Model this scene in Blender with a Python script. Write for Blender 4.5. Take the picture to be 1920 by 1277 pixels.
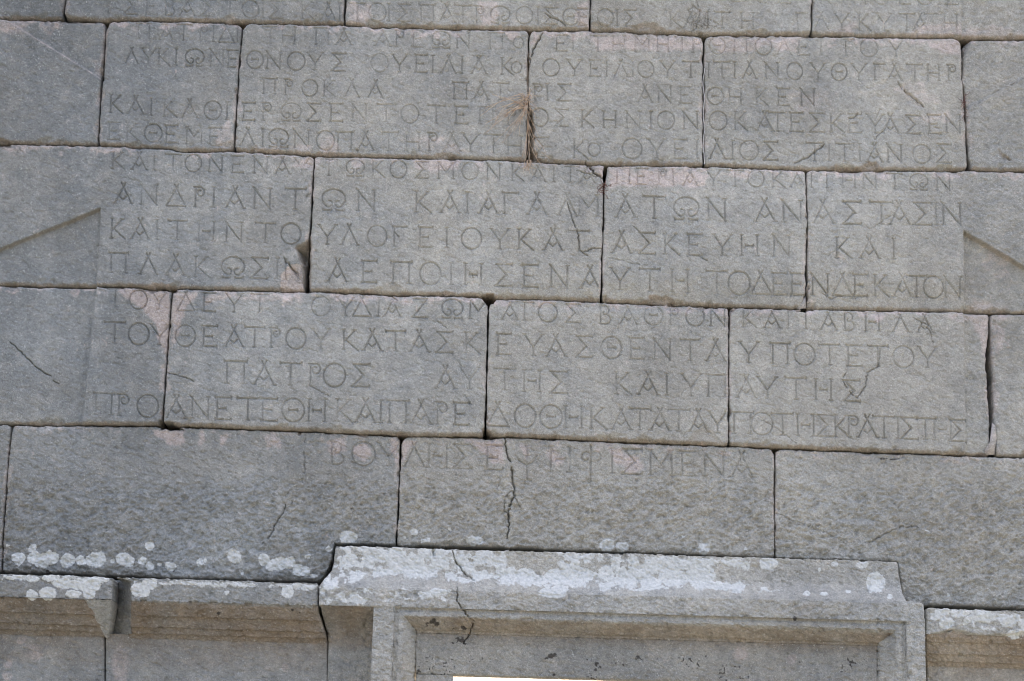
import bpy, math, random
import numpy as np

for o in list(bpy.data.objects):
    bpy.data.objects.remove(o)
C = bpy.context.scene.collection
SC = bpy.context.scene

# ------------------------------------------------------------------ camera
PW, PH, FPX = 1920.0, 1277.0, 4000.0        # drawing units of the survey of the wall
CAM = np.array([0.0, -9.4, 1.7])
PITCH, YAW, ROLL = math.radians(13.81), math.radians(-0.07), math.radians(1.63)


def cam_basis(p, y, r):
    cp, sp, cy, sy = math.cos(p), math.sin(p), math.cos(y), math.sin(y)
    f = np.array([sy * cp, cy * cp, sp])
    rt = np.array([cy, -sy, 0.0])
    up = np.cross(rt, f)
    return math.cos(r) * rt + math.sin(r) * up, -math.sin(r) * rt + math.cos(r) * up, f


CR, CU, CF = cam_basis(PITCH, YAW, ROLL)
cam_data = bpy.data.cameras.new('camera')
cam = bpy.data.objects.new('camera', cam_data)
C.objects.link(cam)
from mathutils import Matrix
cam.matrix_world = Matrix(((CR[0], CU[0], -CF[0], CAM[0]), (CR[1], CU[1], -CF[1], CAM[1]),
                           (CR[2], CU[2], -CF[2], CAM[2]), (0, 0, 0, 1)))
cam_data.sensor_width = 36.0
cam_data.lens = 36.0 * FPX / PW
cam_data.clip_start = 0.1
cam_data.clip_end = 2000
SC.camera = cam

# ------------------------------------------------------------------ light
SUN_EL, SUN_AZ = math.radians(60), math.radians(18)      # azimuth from +y towards +x: behind the wall, to the right
world = bpy.data.worlds.new('World')
SC.world = world
world.use_nodes = True
wn = world.node_tree
bg = wn.nodes['Background']
sky = wn.nodes.new('ShaderNodeTexSky')
sky.sky_type = 'NISHITA'
sky.sun_disc = False
sky.sun_elevation = SUN_EL
sky.sun_rotation = SUN_AZ
sky.air_density = 0.6
sky.dust_density = 8.0
sky.ozone_density = 0.0
wn.links.new(sky.outputs[0], bg.inputs['Color'])
bg.inputs['Strength'].default_value = 0.15
sun_data = bpy.data.lights.new('sun', 'SUN')
sun_data.energy = 2.2
sun_data.angle = math.radians(0.5)
sun_data.color = (1.0, 0.95, 0.87)
sun = bpy.data.objects.new('sun', sun_data)
C.objects.link(sun)
from mathutils import Vector
sdir = Vector((math.sin(SUN_AZ) * math.cos(SUN_EL), math.cos(SUN_AZ) * math.cos(SUN_EL), math.sin(SUN_EL)))
sun.rotation_euler = (-sdir).to_track_quat('-Z', 'Y').to_euler()
sun.location = (6, 6, 12)
SC.view_settings.view_transform = 'Standard'
SC.view_settings.look = 'None'
SC.view_settings.gamma = 1.0
SC.view_settings.use_curve_mapping = False
SC.view_settings.exposure = 2.47
SC.cycles.use_denoising = True
SC.cycles.denoising_input_passes = 'RGB_ALBEDO_NORMAL'
SC.cycles.denoising_prefilter = 'ACCURATE'
SC.cycles.filter_width = 1.1

# ------------------------------------------------------------------ survey helpers


def unproj(px, py, d=0.0):
    """survey point -> point of the vertical plane y = -d"""
    px = np.asarray(px, float)
    py = np.asarray(py, float)
    a = (px - PW / 2) / FPX
    b = -(py - PH / 2) / FPX
    v = CF[None, :] + a.reshape(-1, 1) * CR[None, :] + b.reshape(-1, 1) * CU[None, :]
    t = (-np.asarray(d, float).reshape(-1) - CAM[1]) / v[:, 1]
    P = CAM[None, :] + v * t[:, None]
    return P.reshape(px.shape + (3,)) if px.shape else P[0]


def survey(P):
    q = P - CAM
    w = q @ CF
    return PW / 2 + FPX * (q @ CR) / w, PH / 2 - FPX * (q @ CU) / w


rng = np.random.RandomState(7)
TAB = rng.rand(512, 512).astype(np.float32)


def vnoise(x, y, seed=0):
    x = np.asarray(x, np.float32) + seed * 37.7
    y = np.asarray(y, np.float32) + seed * 91.3
    xi = np.floor(x).astype(np.int32)
    yi = np.floor(y).astype(np.int32)
    fx = x - xi
    fy = y - yi
    fx = fx * fx * (3 - 2 * fx)
    fy = fy * fy * (3 - 2 * fy)
    x0, x1, y0, y1 = xi & 511, (xi + 1) & 511, yi & 511, (yi + 1) & 511
    a = TAB[x0, y0] * (1 - fx) + TAB[x1, y0] * fx
    b = TAB[x0, y1] * (1 - fx) + TAB[x1, y1] * fx
    return (a * (1 - fy) + b * fy) * 2 - 1


def fbm(x, y, s, octv=3, seed=0, gain=0.5):
    r = 0
    a = 1.0
    t = 0
    for k in range(octv):
        r = r + a * vnoise(x / s + y * 0.13 / s, y / s - x * 0.11 / s, seed + 11 * k)
        t += a
        a *= gain
        s = s / 2.03
    return r / t * 1.4


def sstep(a, b, x):
    t = np.clip((x - a) / (b - a), 0, 1)
    return t * t * (3 - 2 * t)


# ------------------------------------------------------------------ materials


def new_mat(name):
    m = bpy.data.materials.new(name)
    m.use_nodes = True
    nt = m.node_tree
    return m, nt, nt.nodes['Principled BSDF']


def N(nt, typ, **kw):
    n = nt.nodes.new(typ)
    for k, v in kw.items():
        if k.startswith('i_'):
            n.inputs[k[2:].replace('_', ' ')].default_value = v
        else:
            setattr(n, k, v)
    return n


def stone_material():
    m, nt, b = new_mat('weathered_limestone')
    L = nt.links.new
    geo = N(nt, 'ShaderNodeNewGeometry')

    def noise(scale, detail, rough, stretch=(1, 1, 1), rot=0.0):
        mp = N(nt, 'ShaderNodeMapping')
        mp.inputs['Scale'].default_value = stretch
        mp.inputs['Rotation'].default_value = (0, rot, 0)
        L(geo.outputs['Position'], mp.inputs['Vector'])
        n = N(nt, 'ShaderNodeTexNoise')
        n.inputs['Scale'].default_value = scale
        n.inputs['Detail'].default_value = detail
        n.inputs['Roughness'].default_value = rough
        L(mp.outputs[0], n.inputs['Vector'])
        return n.outputs['Fac']

    def mixc(fac, a, b2, mode='MIX'):
        n = N(nt, 'ShaderNodeMix', data_type='RGBA', blend_type=mode)
        if isinstance(fac, float):
            n.inputs[0].default_value = fac
        else:
            L(fac, n.inputs[0])
        for s, k in ((a, 6), (b2, 7)):
            if isinstance(s, tuple):
                n.inputs[k].default_value = s
            else:
                L(s, n.inputs[k])
        return n.outputs[2]

    def mr(x, a, b2, c, d):
        n = N(nt, 'ShaderNodeMapRange')
        L(x, n.inputs[0])
        for k, v in enumerate((a, b2, c, d)):
            n.inputs[k + 1].default_value = v
        return n.outputs[0]

    def mth(op, a, b2):
        n = N(nt, 'ShaderNodeMath', operation=op)
        for k, s in enumerate((a, b2)):
            if isinstance(s, (int, float)):
                n.inputs[k].default_value = s
            else:
                L(s, n.inputs[k])
        return n.outputs[0]

    at = N(nt, 'ShaderNodeAttribute', attribute_name='wear')      # r pale patina + lit edge, g lichen, b ochre stain + painted bounce, a dark crust
    at2 = N(nt, 'ShaderNodeAttribute', attribute_name='tone')     # r cool..warm, g light..dark
    sp = N(nt, 'ShaderNodeSeparateColor')
    L(at.outputs['Color'], sp.inputs[0])
    sp2 = N(nt, 'ShaderNodeSeparateColor')
    L(at2.outputs['Color'], sp2.inputs[0])
    cloud = noise(6.0, 5, 0.6)
    cloud2 = noise(20.0, 5, 0.65, (1, 1, 1.2), 0.5)
    grain = noise(240.0, 3, 0.75)
    streak = noise(110.0, 3, 0.65, (0.65, 0.65, 1.0), 0.35)
    fleck = noise(420.0, 2, 0.6)
    warm = mth('ADD', sp2.outputs[0], mr(cloud, 0.35, 0.65, -0.2, 0.2))
    warm = mth('ADD', warm, mr(cloud2, 0.3, 0.7, -0.12, 0.12))
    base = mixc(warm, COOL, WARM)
    # lightness by patch, by grain and by the tone mask, darker towards the left
    lt = mth('MULTIPLY', mr(cloud2, 0.3, 0.7, 0.88, 1.12), mr(grain, 0.3, 0.7, 0.68, 1.32))
    lt = mth('MULTIPLY', lt, mr(streak, 0.3, 0.7, 0.86, 1.14))
    lt = mth('MULTIPLY', lt, mr(fleck, 0.33, 0.67, 0.80, 1.20))
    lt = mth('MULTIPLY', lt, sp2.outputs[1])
    lc = N(nt, 'ShaderNodeCombineColor')
    for k in range(3):
        L(lt, lc.inputs[k])
    pin = mth('ADD', sp.outputs[0], mr(grain, 0.25, 0.75, -0.2, 0.2))
    pin = mth('ADD', pin, mr(cloud2, 0.3, 0.7, -0.3, 0.3))
    pin = mr(pin, 0.15, 0.85, 0.0, 1.0)
    c = mixc(pin, base, PINK)
    c = mixc(mr(sp.outputs[2], 0.0, 1.0, 0.0, 0.9), c, mixc(cloud2, OCHRE, OCHRE2))
    c = mixc(1.0, c, lc.outputs[0], 'MULTIPLY')
    dk = mth('ADD', at.outputs['Alpha'], mr(grain, 0.25, 0.75, -0.25, 0.25))
    c = mixc(mr(dk, 0.35, 0.6, 0.0, 0.85), c, DARK)
    lump = noise(75.0, 4, 0.7)
    li = mth('ADD', sp.outputs[1], mr(grain, 0.25, 0.75, -0.35, 0.35))
    li = mth('ADD', li, mr(lump, 0.3, 0.7, -0.28, 0.40))
    lich = mixc(mr(lump, 0.32, 0.68, 0.0, 1.0), LICH1, LICH2)
    c = mixc(mr(li, 0.25, 0.72, 0.0, 0.97), c, lich)
    L(c, b.inputs['Base Color'])
    b.inputs['Roughness'].default_value = 0.92
    b.inputs['Specular IOR Level'].default_value = 0.2
    hsum = mth('ADD', mth('MULTIPLY', grain, 0.5), mth('MULTIPLY', streak, 0.6))
    bp = N(nt, 'ShaderNodeBump')
    bp.inputs['Strength'].default_value = 0.8
    bp.inputs['Distance'].default_value = 0.004
    L(hsum, bp.inputs['Height'])
    L(bp.outputs[0], b.inputs['Normal'])
    return m


COOL = (0.246, 0.257, 0.245, 1)
WARM = (0.350, 0.336, 0.286, 1)
PINK = (0.462, 0.402, 0.355, 1)
OCHRE = (0.215, 0.168, 0.115, 1)
OCHRE2 = (0.285, 0.232, 0.168, 1)
DARK = (0.035, 0.030, 0.026, 1)
LICH1 = (0.455, 0.465, 0.435, 1)
LICH2 = (0.66, 0.665, 0.615, 1)
STONE = stone_material()


def ground_material():
    m, nt, b = new_mat('dry_earth_and_gravel')
    L = nt.links.new
    geo = N(nt, 'ShaderNodeNewGeometry')
    n1 = N(nt, 'ShaderNodeTexNoise')
    n1.inputs['Scale'].default_value = 0.9
    n1.inputs['Detail'].default_value = 8
    n2 = N(nt, 'ShaderNodeTexVoronoi')
    n2.inputs['Scale'].default_value = 9
    L(geo.outputs['Position'], n1.inputs['Vector'])
    L(geo.outputs['Position'], n2.inputs['Vector'])
    cr = N(nt, 'ShaderNodeValToRGB')
    cr.color_ramp.elements[0].position = 0.35
    cr.color_ramp.elements[0].color = (0.088, 0.086, 0.074, 1)
    cr.color_ramp.elements[1].position = 0.65
    cr.color_ramp.elements[1].color = (0.15, 0.146, 0.128, 1)
    L(n1.outputs['Fac'], cr.inputs[0])
    mx = N(nt, 'ShaderNodeMix', data_type='RGBA', blend_type='MULTIPLY')
    mx.inputs[0].default_value = 0.35
    L(cr.outputs[0], mx.inputs[6])
    L(n2.outputs['Color'], mx.inputs[7])
    L(mx.outputs[2], b.inputs['Base Color'])
    b.inputs['Roughness'].default_value = 0.95
    bp = N(nt, 'ShaderNodeBump')
    bp.inputs['Distance'].default_value = 0.05
    L(n1.outputs['Fac'], bp.inputs['Height'])
    L(bp.outputs[0], b.inputs['Normal'])
    return m


def plain_mat(name, c1, c2, scale=60, rough=0.85):
    m, nt, b = new_mat(name)
    n = N(nt, 'ShaderNodeTexNoise')
    n.inputs['Scale'].default_value = scale
    n.inputs['Detail'].default_value = 4
    g = N(nt, 'ShaderNodeNewGeometry')
    nt.links.new(g.outputs['Position'], n.inputs['Vector'])
    cr = N(nt, 'ShaderNodeValToRGB')
    cr.color_ramp.elements[0].position = 0.35
    cr.color_ramp.elements[0].color = c1
    cr.color_ramp.elements[1].position = 0.65
    cr.color_ramp.elements[1].color = c2
    nt.links.new(n.outputs['Fac'], cr.inputs[0])
    nt.links.new(cr.outputs[0], b.inputs['Base Color'])
    b.inputs['Roughness'].default_value = rough
    return m


GROUND = ground_material()
RUBBLE = plain_mat('rubble_backing', (0.16, 0.13, 0.10, 1), (0.26, 0.22, 0.18, 1), 8)
STRAW = plain_mat('dry_straw', (0.36, 0.23, 0.13, 1), (0.66, 0.53, 0.38, 1), 40)
RUST = plain_mat('red_brown_root', (0.07, 0.022, 0.016, 1), (0.16, 0.06, 0.04, 1), 60)
MORTAR = plain_mat('pale_lime_mortar', (0.50, 0.47, 0.44, 1), (0.70, 0.68, 0.65, 1), 120)
TWIG = plain_mat('dark_twig', (0.06, 0.05, 0.03, 1), (0.13, 0.10, 0.06, 1), 60)
PALESTONE = plain_mat('sunlit_pale_stone', (0.42, 0.27, 0.15, 1), (0.74, 0.68, 0.56, 1), 5)

# ------------------------------------------------------------------ mesh helpers


def mesh_obj(name, V, F, mat, parent=None, loc=None, attrs=None, smooth=False):
    """V (n,3) world coordinates, F (m,4) or (m,3) int; origin at loc (or at the parent's origin)"""
    V = np.asarray(V, np.float32)
    F = np.asarray(F, np.int32)
    porg = np.array(ORIGIN.get(parent.name, parent.location) if parent is not None else (0, 0, 0), np.float32)
    org = porg if parent is not None else np.array(loc if loc is not None else (0, 0, 0), np.float32)
    me = bpy.data.meshes.new(name)
    k = F.shape[1]
    me.vertices.add(len(V))
    me.vertices.foreach_set('co', (V - org).ravel())
    me.loops.add(F.size)
    me.loops.foreach_set('vertex_index', F.ravel())
    me.polygons.add(len(F))
    me.polygons.foreach_set('loop_start', np.arange(0, F.size, k, dtype=np.int32))
    me.polygons.foreach_set('loop_total', np.full(len(F), k, np.int32))
    if smooth:
        me.polygons.foreach_set('use_smooth', np.ones(len(F), bool))
    if attrs:
        for an, av in attrs.items():
            a = me.attributes.new(an, 'FLOAT_COLOR', 'POINT')
            a.data.foreach_set('color', np.ascontiguousarray(av, np.float32).ravel())
    me.update(calc_edges=True)
    me.materials.append(mat)
    o = bpy.data.objects.new(name, me)
    C.objects.link(o)
    if parent is not None:
        o.parent = parent
    else:
        o.location = org.tolist()
    ORIGIN[o.name] = org
    return o


ORIGIN = {}       # world origin of every mesh made so far


def tag(o, label, cat, group=None):
    o['label'] = label
    o['category'] = cat
    if group:
        o['group'] = group
    return o


# ------------------------------------------------------------------ setting: ground, hillside, wall backing


def build_ground():
    xs = np.concatenate([[-300, -120, -60, -30], np.linspace(-14, 14, 57), [30, 60, 120, 300]])
    ys = np.concatenate([[-300, -120, -60, -30], np.linspace(-14, 20, 69), [30, 45, 70, 120, 300]])
    X, Y = np.meshgrid(xs, ys)
    Z = 0.03 * fbm(X * 40, Y * 40, 60, 3, 4)
    near = sstep(0.5, 3.0, np.abs(Y))
    Z = Z * near
    Z = Z + np.clip(Y - 4.0, 0, 60) * 0.42 + 0.35 * fbm(X * 10, Y * 10, 30, 3, 8) * sstep(4, 8, Y)
    n, m = X.shape
    V = np.stack([X, Y, Z], -1).reshape(-1, 3)
    i = np.arange(n * m).reshape(n, m)
    F = np.stack([i[:-1, :-1], i[:-1, 1:], i[1:, 1:], i[1:, :-1]], -1).reshape(-1, 4)
    far = V[F].mean(1)[:, 1] > 4.2
    for nm, sel, mt in (('ground', ~far, GROUND), ('hillside', far, PALESTONE)):
        u, inv = np.unique(F[sel], return_inverse=True)
        o = mesh_obj(nm, V[u], inv.reshape(-1, 4), mt, smooth=True)
        o['kind'] = 'structure'


build_ground()

# ------------------------------------------------------------------ joints of the wall (survey units)


def ext(pts):
    p = [list(q) for q in pts]
    a, b = p[0], p[2]
    s = (b[1] - a[1]) / (b[0] - a[0]) * 0.5
    p.insert(0, [a[0] - 600, a[1] - 600 * 0.026])
    p.append([p[-1][0] + 600, p[-1][1] + 600 * 0.026])
    return np.array(p, float)


BED = {
    -1: ext([(-1, -238), (900, -215), (1921, -190)]),
    0: ext([(0, 35), (60, 36), (118, 37), (126, 35), (205, 41), (260, 39), (450, 44), (645, 47), (700, 51), (1000, 58), (1106, 58), (1180, 61),
            (1320, 67), (1522, 68), (1640, 70), (1805, 72), (1920, 73)]),
    1: ext([(0, 271), (180, 275), (235, 277), (316, 281), (340, 287), (439, 285), (589, 294), (770, 298), (986, 303),
            (1136, 311), (1318, 312), (1511, 320), (1820, 321), (1920, 322)]),
    2: ext([(0, 535), (180, 539), (260, 541), (285, 544), (325, 544), (575, 549), (600, 548), (760, 555), (895, 558), (918, 563), (1000, 562), (1125, 567),
            (1370, 577), (1513, 581), (1803, 586), (1920, 588)]),
    3: ext([(0, 796), (150, 798), (307, 799), (570, 809), (754, 818), (909, 820), (950, 819), (1140, 828), (1370, 837),
            (1600, 847), (1803, 854), (1920, 857)]),
}


def bed(k, x):
    return np.interp(x, BED[k][:, 0], BED[k][:, 1])


# vertical joints: (x, y, half width)
JOINT = {
    (0, 0): [(124, -240, 2), (122, 0, 2), (118, 20, 2), (120, 37, 4)],
    (0, 1): [(650, -240, 2), (648, 0, 2), (645, 46, 2)],
    (0, 2): [(1109, -220, 1.6), (1107, 0, 1.6), (1105, 57, 2)],
    (0, 3): [(1524, -210, 1.6), (1523, 0, 1.6), (1521, 55, 2), (1521, 68, 3)],
    (1, 0): [(201, 41, 4), (198, 52, 1.8), (194, 110, 1.6), (192, 150, 3), (189, 180, 1.8), (185, 275, 1.8)],
    (1, 1): [(456, 44, 4), (454, 60, 1.8), (447, 150, 1.7), (439, 285, 2)],
    (1, 2): [(993, 58, 3), (991, 70, 1.5), (990, 150, 1.7), (990, 200, 2), (989, 302, 2.4)],
    (1, 3): [(1320, 66, 4), (1319, 90, 2), (1319, 312, 2)],
    (1, 4): [(1806, 72, 9), (1805, 84, 4), (1804, 150, 1.6), (1809, 195, 2), (1811, 230, 1.4), (1815, 300, 2.5), (1817, 321, 5)],
    (2, 0): [(590, 294, 2), (587, 350, 1.7), (584, 420, 2), (580, 455, 2.4), (577, 500, 3), (575, 548, 4)],
    (2, 1): [(1136, 311, 5), (1134, 330, 3.5), (1132, 355, 1.6), (1131, 420, 1.4), (1128, 500, 1.6), (1127, 567, 2.5)],
    (2, 2): [(1510, 320, 3), (1511, 330, 1.5), (1513, 420, 1.4), (1511, 520, 2.4), (1512, 581, 1.6)],
    (3, 0): [(324, 544, 2.2), (318, 620, 1.4), (312, 700, 1.7), (305, 798, 2.4)],
    (3, 1): [(917, 563, 3), (916, 580, 2), (913, 690, 1.6), (910, 800, 2), (909, 820, 5)],
    (3, 2): [(1367, 577, 2.4), (1366, 690, 1.4), (1366, 837, 1.8)],
    (3, 3): [(1857, 590, 1.6), (1857, 630, 3), (1855, 660, 6), (1856, 690, 8), (1858, 730, 7), (1861, 790, 5), (1862, 856, 7)],
    (4, 0): [(22, 797, 1.8), (12, 900, 1.6), (5, 1000, 1.8), (2, 1073, 2)],
    (4, 1): [(754, 818, 6), (751, 832, 2), (748, 920, 1.8), (743, 1020, 1.8)],
    (4, 2): [(1453, 843, 3), (1453, 860, 1.5), (1453, 1046, 1.7)],
}


def joint(key, y, side):
    a = np.array(JOINT[key], float)
    return np.interp(y, a[:, 1], a[:, 0]) + side * (0.85 if side else 0) * np.interp(y, a[:, 1], a[:, 2])


# bottom edge of the fifth course, along the door crown and the string course
CROWN_TOP = [(630, 1019), (645, 1020), (743, 1021), (1000, 1029), (1250, 1038), (1450, 1046), (1684, 1055)]
BOT4L = np.array([(-700, 1050), (0, 1073), (202, 1078), (286, 1083), (600, 1090), (900, 1100)], float)

# ------------------------------------------------------------------ the inscription
# each line: baseline (x, y) and height (x, h) and the letters with the x of their middle
LINES = [
 ('Δ1386 Ο1430 Σ1470 Κ1545 Α1590 Ι1622 Θ1652 Ε1695 Ο1734 Ι1761 Σ1784', [(1386, 5), (1470, 8), (1784, 10)], [(0, 30)]),
 ('Σ245 Ε284 Β319 Α351 Σ390 Τ431 Ο470 Ι493 Σ518 Κ576 Α616 Ι637 Τ670 Ο708 Ι729 Σ759 Π801 Α838 Τ868 Ρ899 Ω938 Ο983 Ι1008 Σ1032 Θ1070 Ε1095 Ο1135 Ι1157 Σ1182 Κ1265 Α1295 Ι1327 Τ1354 H1401 Γ1503 Λ1540 Υ1578 Κ1620 Υ1658 Τ1700 Α1725 Τ1748 H1782',
  [(245, 28), (518, 36), (760, 42), (938, 45), (1265, 52), (1500, 57), (1782, 60)], [(245, 31), (760, 32), (1000, 31), (1265, 29), (1782, 32)]),
 ('Π270 Α312 Τ344 Ρ381 Ι400 Δ425 Ι446 Τ507 H541 Π604 Α645 Α718 Ρ749 Ε783 Ω827 Ν868 Π930 ο972 Ε1052 Ι1074 Τ1121 H1160 Μ1204 H1243 Τ1279 Ρ1305 Θ1345 Π1388 Ο1431 Λ1470 Ε1506 Ι1539 Τ1586 Ο1629 Υ1679',
  [(270, 74), (446, 82), (541, 84), (645, 86), (783, 90), (868, 92), (1052, 97), (1243, 99), (1345, 102), (1506, 105), (1679, 108)], [(270, 28), (446, 32), (783, 31), (1160, 29), (1679, 32)]),
 ('Λ247 Υ278 Κ306 Ι330 Ω365 Ν407 Ε437 Θ478 Ν513 Ο555 Υ591 Σ635 Ο712 Υ749 Ε789 Ι811 Λ841 Ι866 Α898 Κ950 ο968 Ο1033 Υ1077 Ε1115 Ι1137 Λ1164 Ι1186 Ο1211 Υ1252 Τ1295 Ι1328 Τ1354 Ι1377 Α1405 Ν1447 Ο1490 Υ1534 Θ1573 Υ1610 Γ1648 Α1677 Τ1715 H1750 Ρ1784',
  [(247, 122), (407, 126), (513, 131), (635, 135), (789, 137), (898, 140), (1033, 143), (1211, 146), (1377, 148), (1573, 151), (1784, 153)], [(247, 30), (635, 33), (1115, 30), (1784, 30)]),
 ('Π505 Ρ541 Ο581 Κ616 Λ660 Α704 Π863 Α902 Τ938 Ρ1008 Ι1026 Σ1058 Α1209 Ν1246 Ε1285 Θ1341 H1378 Κ1427 Ε1468 Ν1514',
  [(505, 178), (616, 183), (863, 187), (1026, 190), (1209, 193), (1378, 198), (1514, 199)], [(505, 29), (704, 31), (1058, 31), (1514, 31)]),
 ('Κ217 Α255 Ι284 Κ318 Α356 Θ399 Ι426 Ε466 Ρ500 Ω546 Σ589 Ε630 Ν674 Τ724 Ο768 Τ818 Ε865 Π912 Ρ959 Ο1012 Σ1053 Κ1100 H1143 Ν1187 Ι1220 Ο1248 Ν1295 Ο1346 Κ1388 Α1434 Τ1458 Ε1493 Σ1532 Κ1568 Ε1602 Υ1641 Α1670 Σ1712 Ε1752 Ν1787',
  [(217, 213), (284, 219), (426, 227), (546, 229), (674, 230), (865, 234), (1053, 238), (1187, 242), (1388, 245), (1532, 249), (1712, 252), (1787, 251)], [(217, 33), (818, 33), (1143, 31), (1493, 35), (1787, 34)]),
 ('Ε214 Κ248 Θ288 Ε322 Μ364 Ε403 Λ465 Ι493 Ω523 Ν566 Ο610 Π646 Α686 Τ729 H774 Ρ811 Α848 Υ882 Τ925 H964 Σ1015 Κ1087 ο1114 Ο1185 Υ1231 Ε1275 Ι1307 Λ1345 Ι1373 Ο1404 Σ1445 Τ1527 Ι1554 Τ1583 Ι1612 Α1640 Ν1677 Ο1728 Σ1770',
  [(214, 264), (288, 268), (403, 275), (523, 278), (646, 284), (848, 286), (1087, 298), (1185, 298), (1345, 299), (1530, 303), (1728, 307), (1770, 306)], [(214, 32), (646, 34), (1000, 35), (1185, 36), (1583, 33), (1770, 34)]),
 ('Κ221 Α262 Ι290 Τ325 Ο363 Ν405 Ε446 Ν489 Α530 Υ566 Τ617 Ω666 Κ708 Ο747 Σ791 Μ836 Ο881 Ν925 Κ969 Α1009 Ι1038 Τ1069 Α1101 Π1168 Ε1203 Ρ1241 Ι1262 Α1294 Υ1337 Τ1378 Ο1417 Κ1458 Α1495 Ι1521 Τ1550 Η1591 Ν1630 Τ1677 Ω1722 Ν1768',
  [(221, 319), (290, 322), (405, 325), (566, 330), (708, 334), (836, 338), (925, 340), (1038, 343), (1177, 347), (1294, 350), (1417, 352), (1550, 354), (1768, 359)], [(221, 31), (836, 31), (1768, 30)]),
 ('Α232 Ν280 Δ331 Ρ374 Ι401 Α441 Ν492 Τ554 Ω626 Ν687 Κ792 Α844 Ι876 Α916 Γ957 Α1007 Λ1064 Μ1103 Α1173 Τ1226 Ω1286 Ν1343 Α1434 Ν1484 Α1543 Σ1597 Τ1651 Α1686 Σ1729 Ι1754 Ν1783',
  [(232, 384), (331, 389), (441, 393), (554, 396), (687, 398), (844, 402), (957, 404), (1064, 408), (1226, 413), (1343, 417), (1484, 421), (1651, 424), (1783, 426)], [(232, 36), (554, 39), (876, 39), (1226, 42), (1783, 42)]),
 ('Κ220 Α264 Ι295 Τ333 Η387 Ν439 Τ498 Ο546 Υ614 Λ656 Ο707 Γ749 Ε798 Ι838 Ο884 Υ937 Κ984 Α1037 Τ1085 Α1165 Σ1213 Κ1257 Ε1301 Υ1353 Η1404 Ν1464 Κ1579 Α1629 Ι1674',
  [(220, 449), (387, 455), (498, 458), (614, 461), (749, 465), (937, 470), (1037, 473), (1165, 478), (1301, 482), (1464, 484), (1674, 489)], [(220, 36), (749, 37), (1213, 39), (1674, 38)]),
 ('Π223 Λ279 Α330 Κ378 Ω437 Σ487 Ι520 Ν550 Α633 Ε692 Π752 Ο807 Ι846 Η887 Σ945 Ε994 Ν1048 Α1106 Υ1162 Τ1218 Η1274 Τ1343 Ο1385 Δ1427 Ε1460 Ε1495 Ν1537 Δ1579 Ε1612 Κ1650 Α1691 Τ1717 Ο1749 Ν1785',
  [(223, 514), (378, 522), (487, 525), (633, 530), (752, 534), (945, 539), (1106, 544), (1274, 550), (1343, 553), (1495, 555), (1650, 557), (1785, 560)], [(223, 37), (692, 40), (1218, 40), (1343, 41), (1460, 39), (1785, 37)]),
 ('Τ217 Ο260 Υ299 Δ350 Ε392 Υ440 Τ487 Ο602 Υ648 Δ679 Ι710 Α736 Ζ788 Ω848 Μ897 Α956 Τ983 Ο1027 Σ1075 Β1135 Α1178 Θ1225 Ρ1263 Ο1303 Ν1345 Κ1403 Α1447 Ι1477 Τ1510 Α1553 Β1592 Η1635 Λ1688 Α1734',
  [(217, 579), (350, 585), (487, 589), (602, 594), (736, 596), (882, 600), (983, 603), (1135, 609), (1345, 613), (1477, 618), (1635, 623), (1734, 626)], [(217, 34), (679, 35), (1135, 35), (1734, 34)]),
 ('Τ216 Ο261 Υ300 Θ348 Ε393 Α440 Τ478 Ρ516 Ο555 Υ602 Κ656 Α699 Τ742 Α787 Σ834 Κ885 Ε944 Υ1000 Α1043 Σ1095 Θ1146 Ε1193 Ν1241 Τ1294 Α1342 Υ1403 Π1462 Ο1508 Τ1555 Ε1601 Τ1645 Ο1693 Υ1738',
  [(216, 646), (348, 651), (478, 653), (602, 657), (742, 661), (885, 665), (1043, 670), (1193, 675), (1342, 679), (1462, 684), (1601, 688), (1738, 691)], [(216, 39), (478, 37), (1095, 39), (1738, 38)]),
 ('Π442 Α496 Τ545 Ρ590 Ο627 Σ677 Α836 Υ880 Τ946 Η997 Σ1048 Κ1167 Α1215 Ι1250 Υ1295 Π1343 Α1399 Υ1438 Τ1492 Η1543 Σ1597',
  [(442, 722), (545, 725), (677, 727), (836, 731), (946, 734), (1048, 739), (1215, 742), (1343, 746), (1492, 751), (1597, 754)], [(442, 42), (946, 40), (1343, 41), (1597, 39)]),
 ('Π195 Ρ232 Ο278 Α332 Ν376 Ε419 Τ465 Ε505 Θ550 Η594 Κ644 Α686 Ι714 Π746 Α790 Ρ828 Ε865 Δ934 Ο984 Θ1033 Η1075 Κ1120 Α1165 Τ1199 Α1237 Τ1272 Α1310 Υ1345 Π1391 Ο1428 Τ1467 Η1510 Σ1547 Κ1577 Ρ1598 Α1626 Τ1657 Ι1683 Σ1704 Τ1734 Η1766 Σ1796',
  [(195, 780), (332, 786), (505, 791), (644, 793), (746, 796), (865, 799), (984, 802), (1120, 806), (1237, 809), (1391, 815), (1510, 819), (1657, 823), (1796, 829)], [(195, 40), (746, 42), (1199, 40), (1796, 40)]),
 ('Β633 Ο681 Υ729 Λ777 Η820 Σ868 Ε926 Ψ988 Η1050 Φ1107 Ι1148 Σ1186 Μ1240 Ε1293 Ν1339 Α1392',
  [(633, 871), (777, 876), (926, 881), (1050, 885), (1148, 888), (1293, 893), (1392, 895)], [(633, 42), (868, 45), (1050, 47), (1392, 46)]),
]


def arc(cx, cy, rx, ry, a0, a1, n=14):
    return [(cx + rx * math.cos(math.radians(a0 + (a1 - a0) * t / n)), cy + ry * math.sin(math.radians(a0 + (a1 - a0) * t / n))) for t in range(n + 1)]


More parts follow.
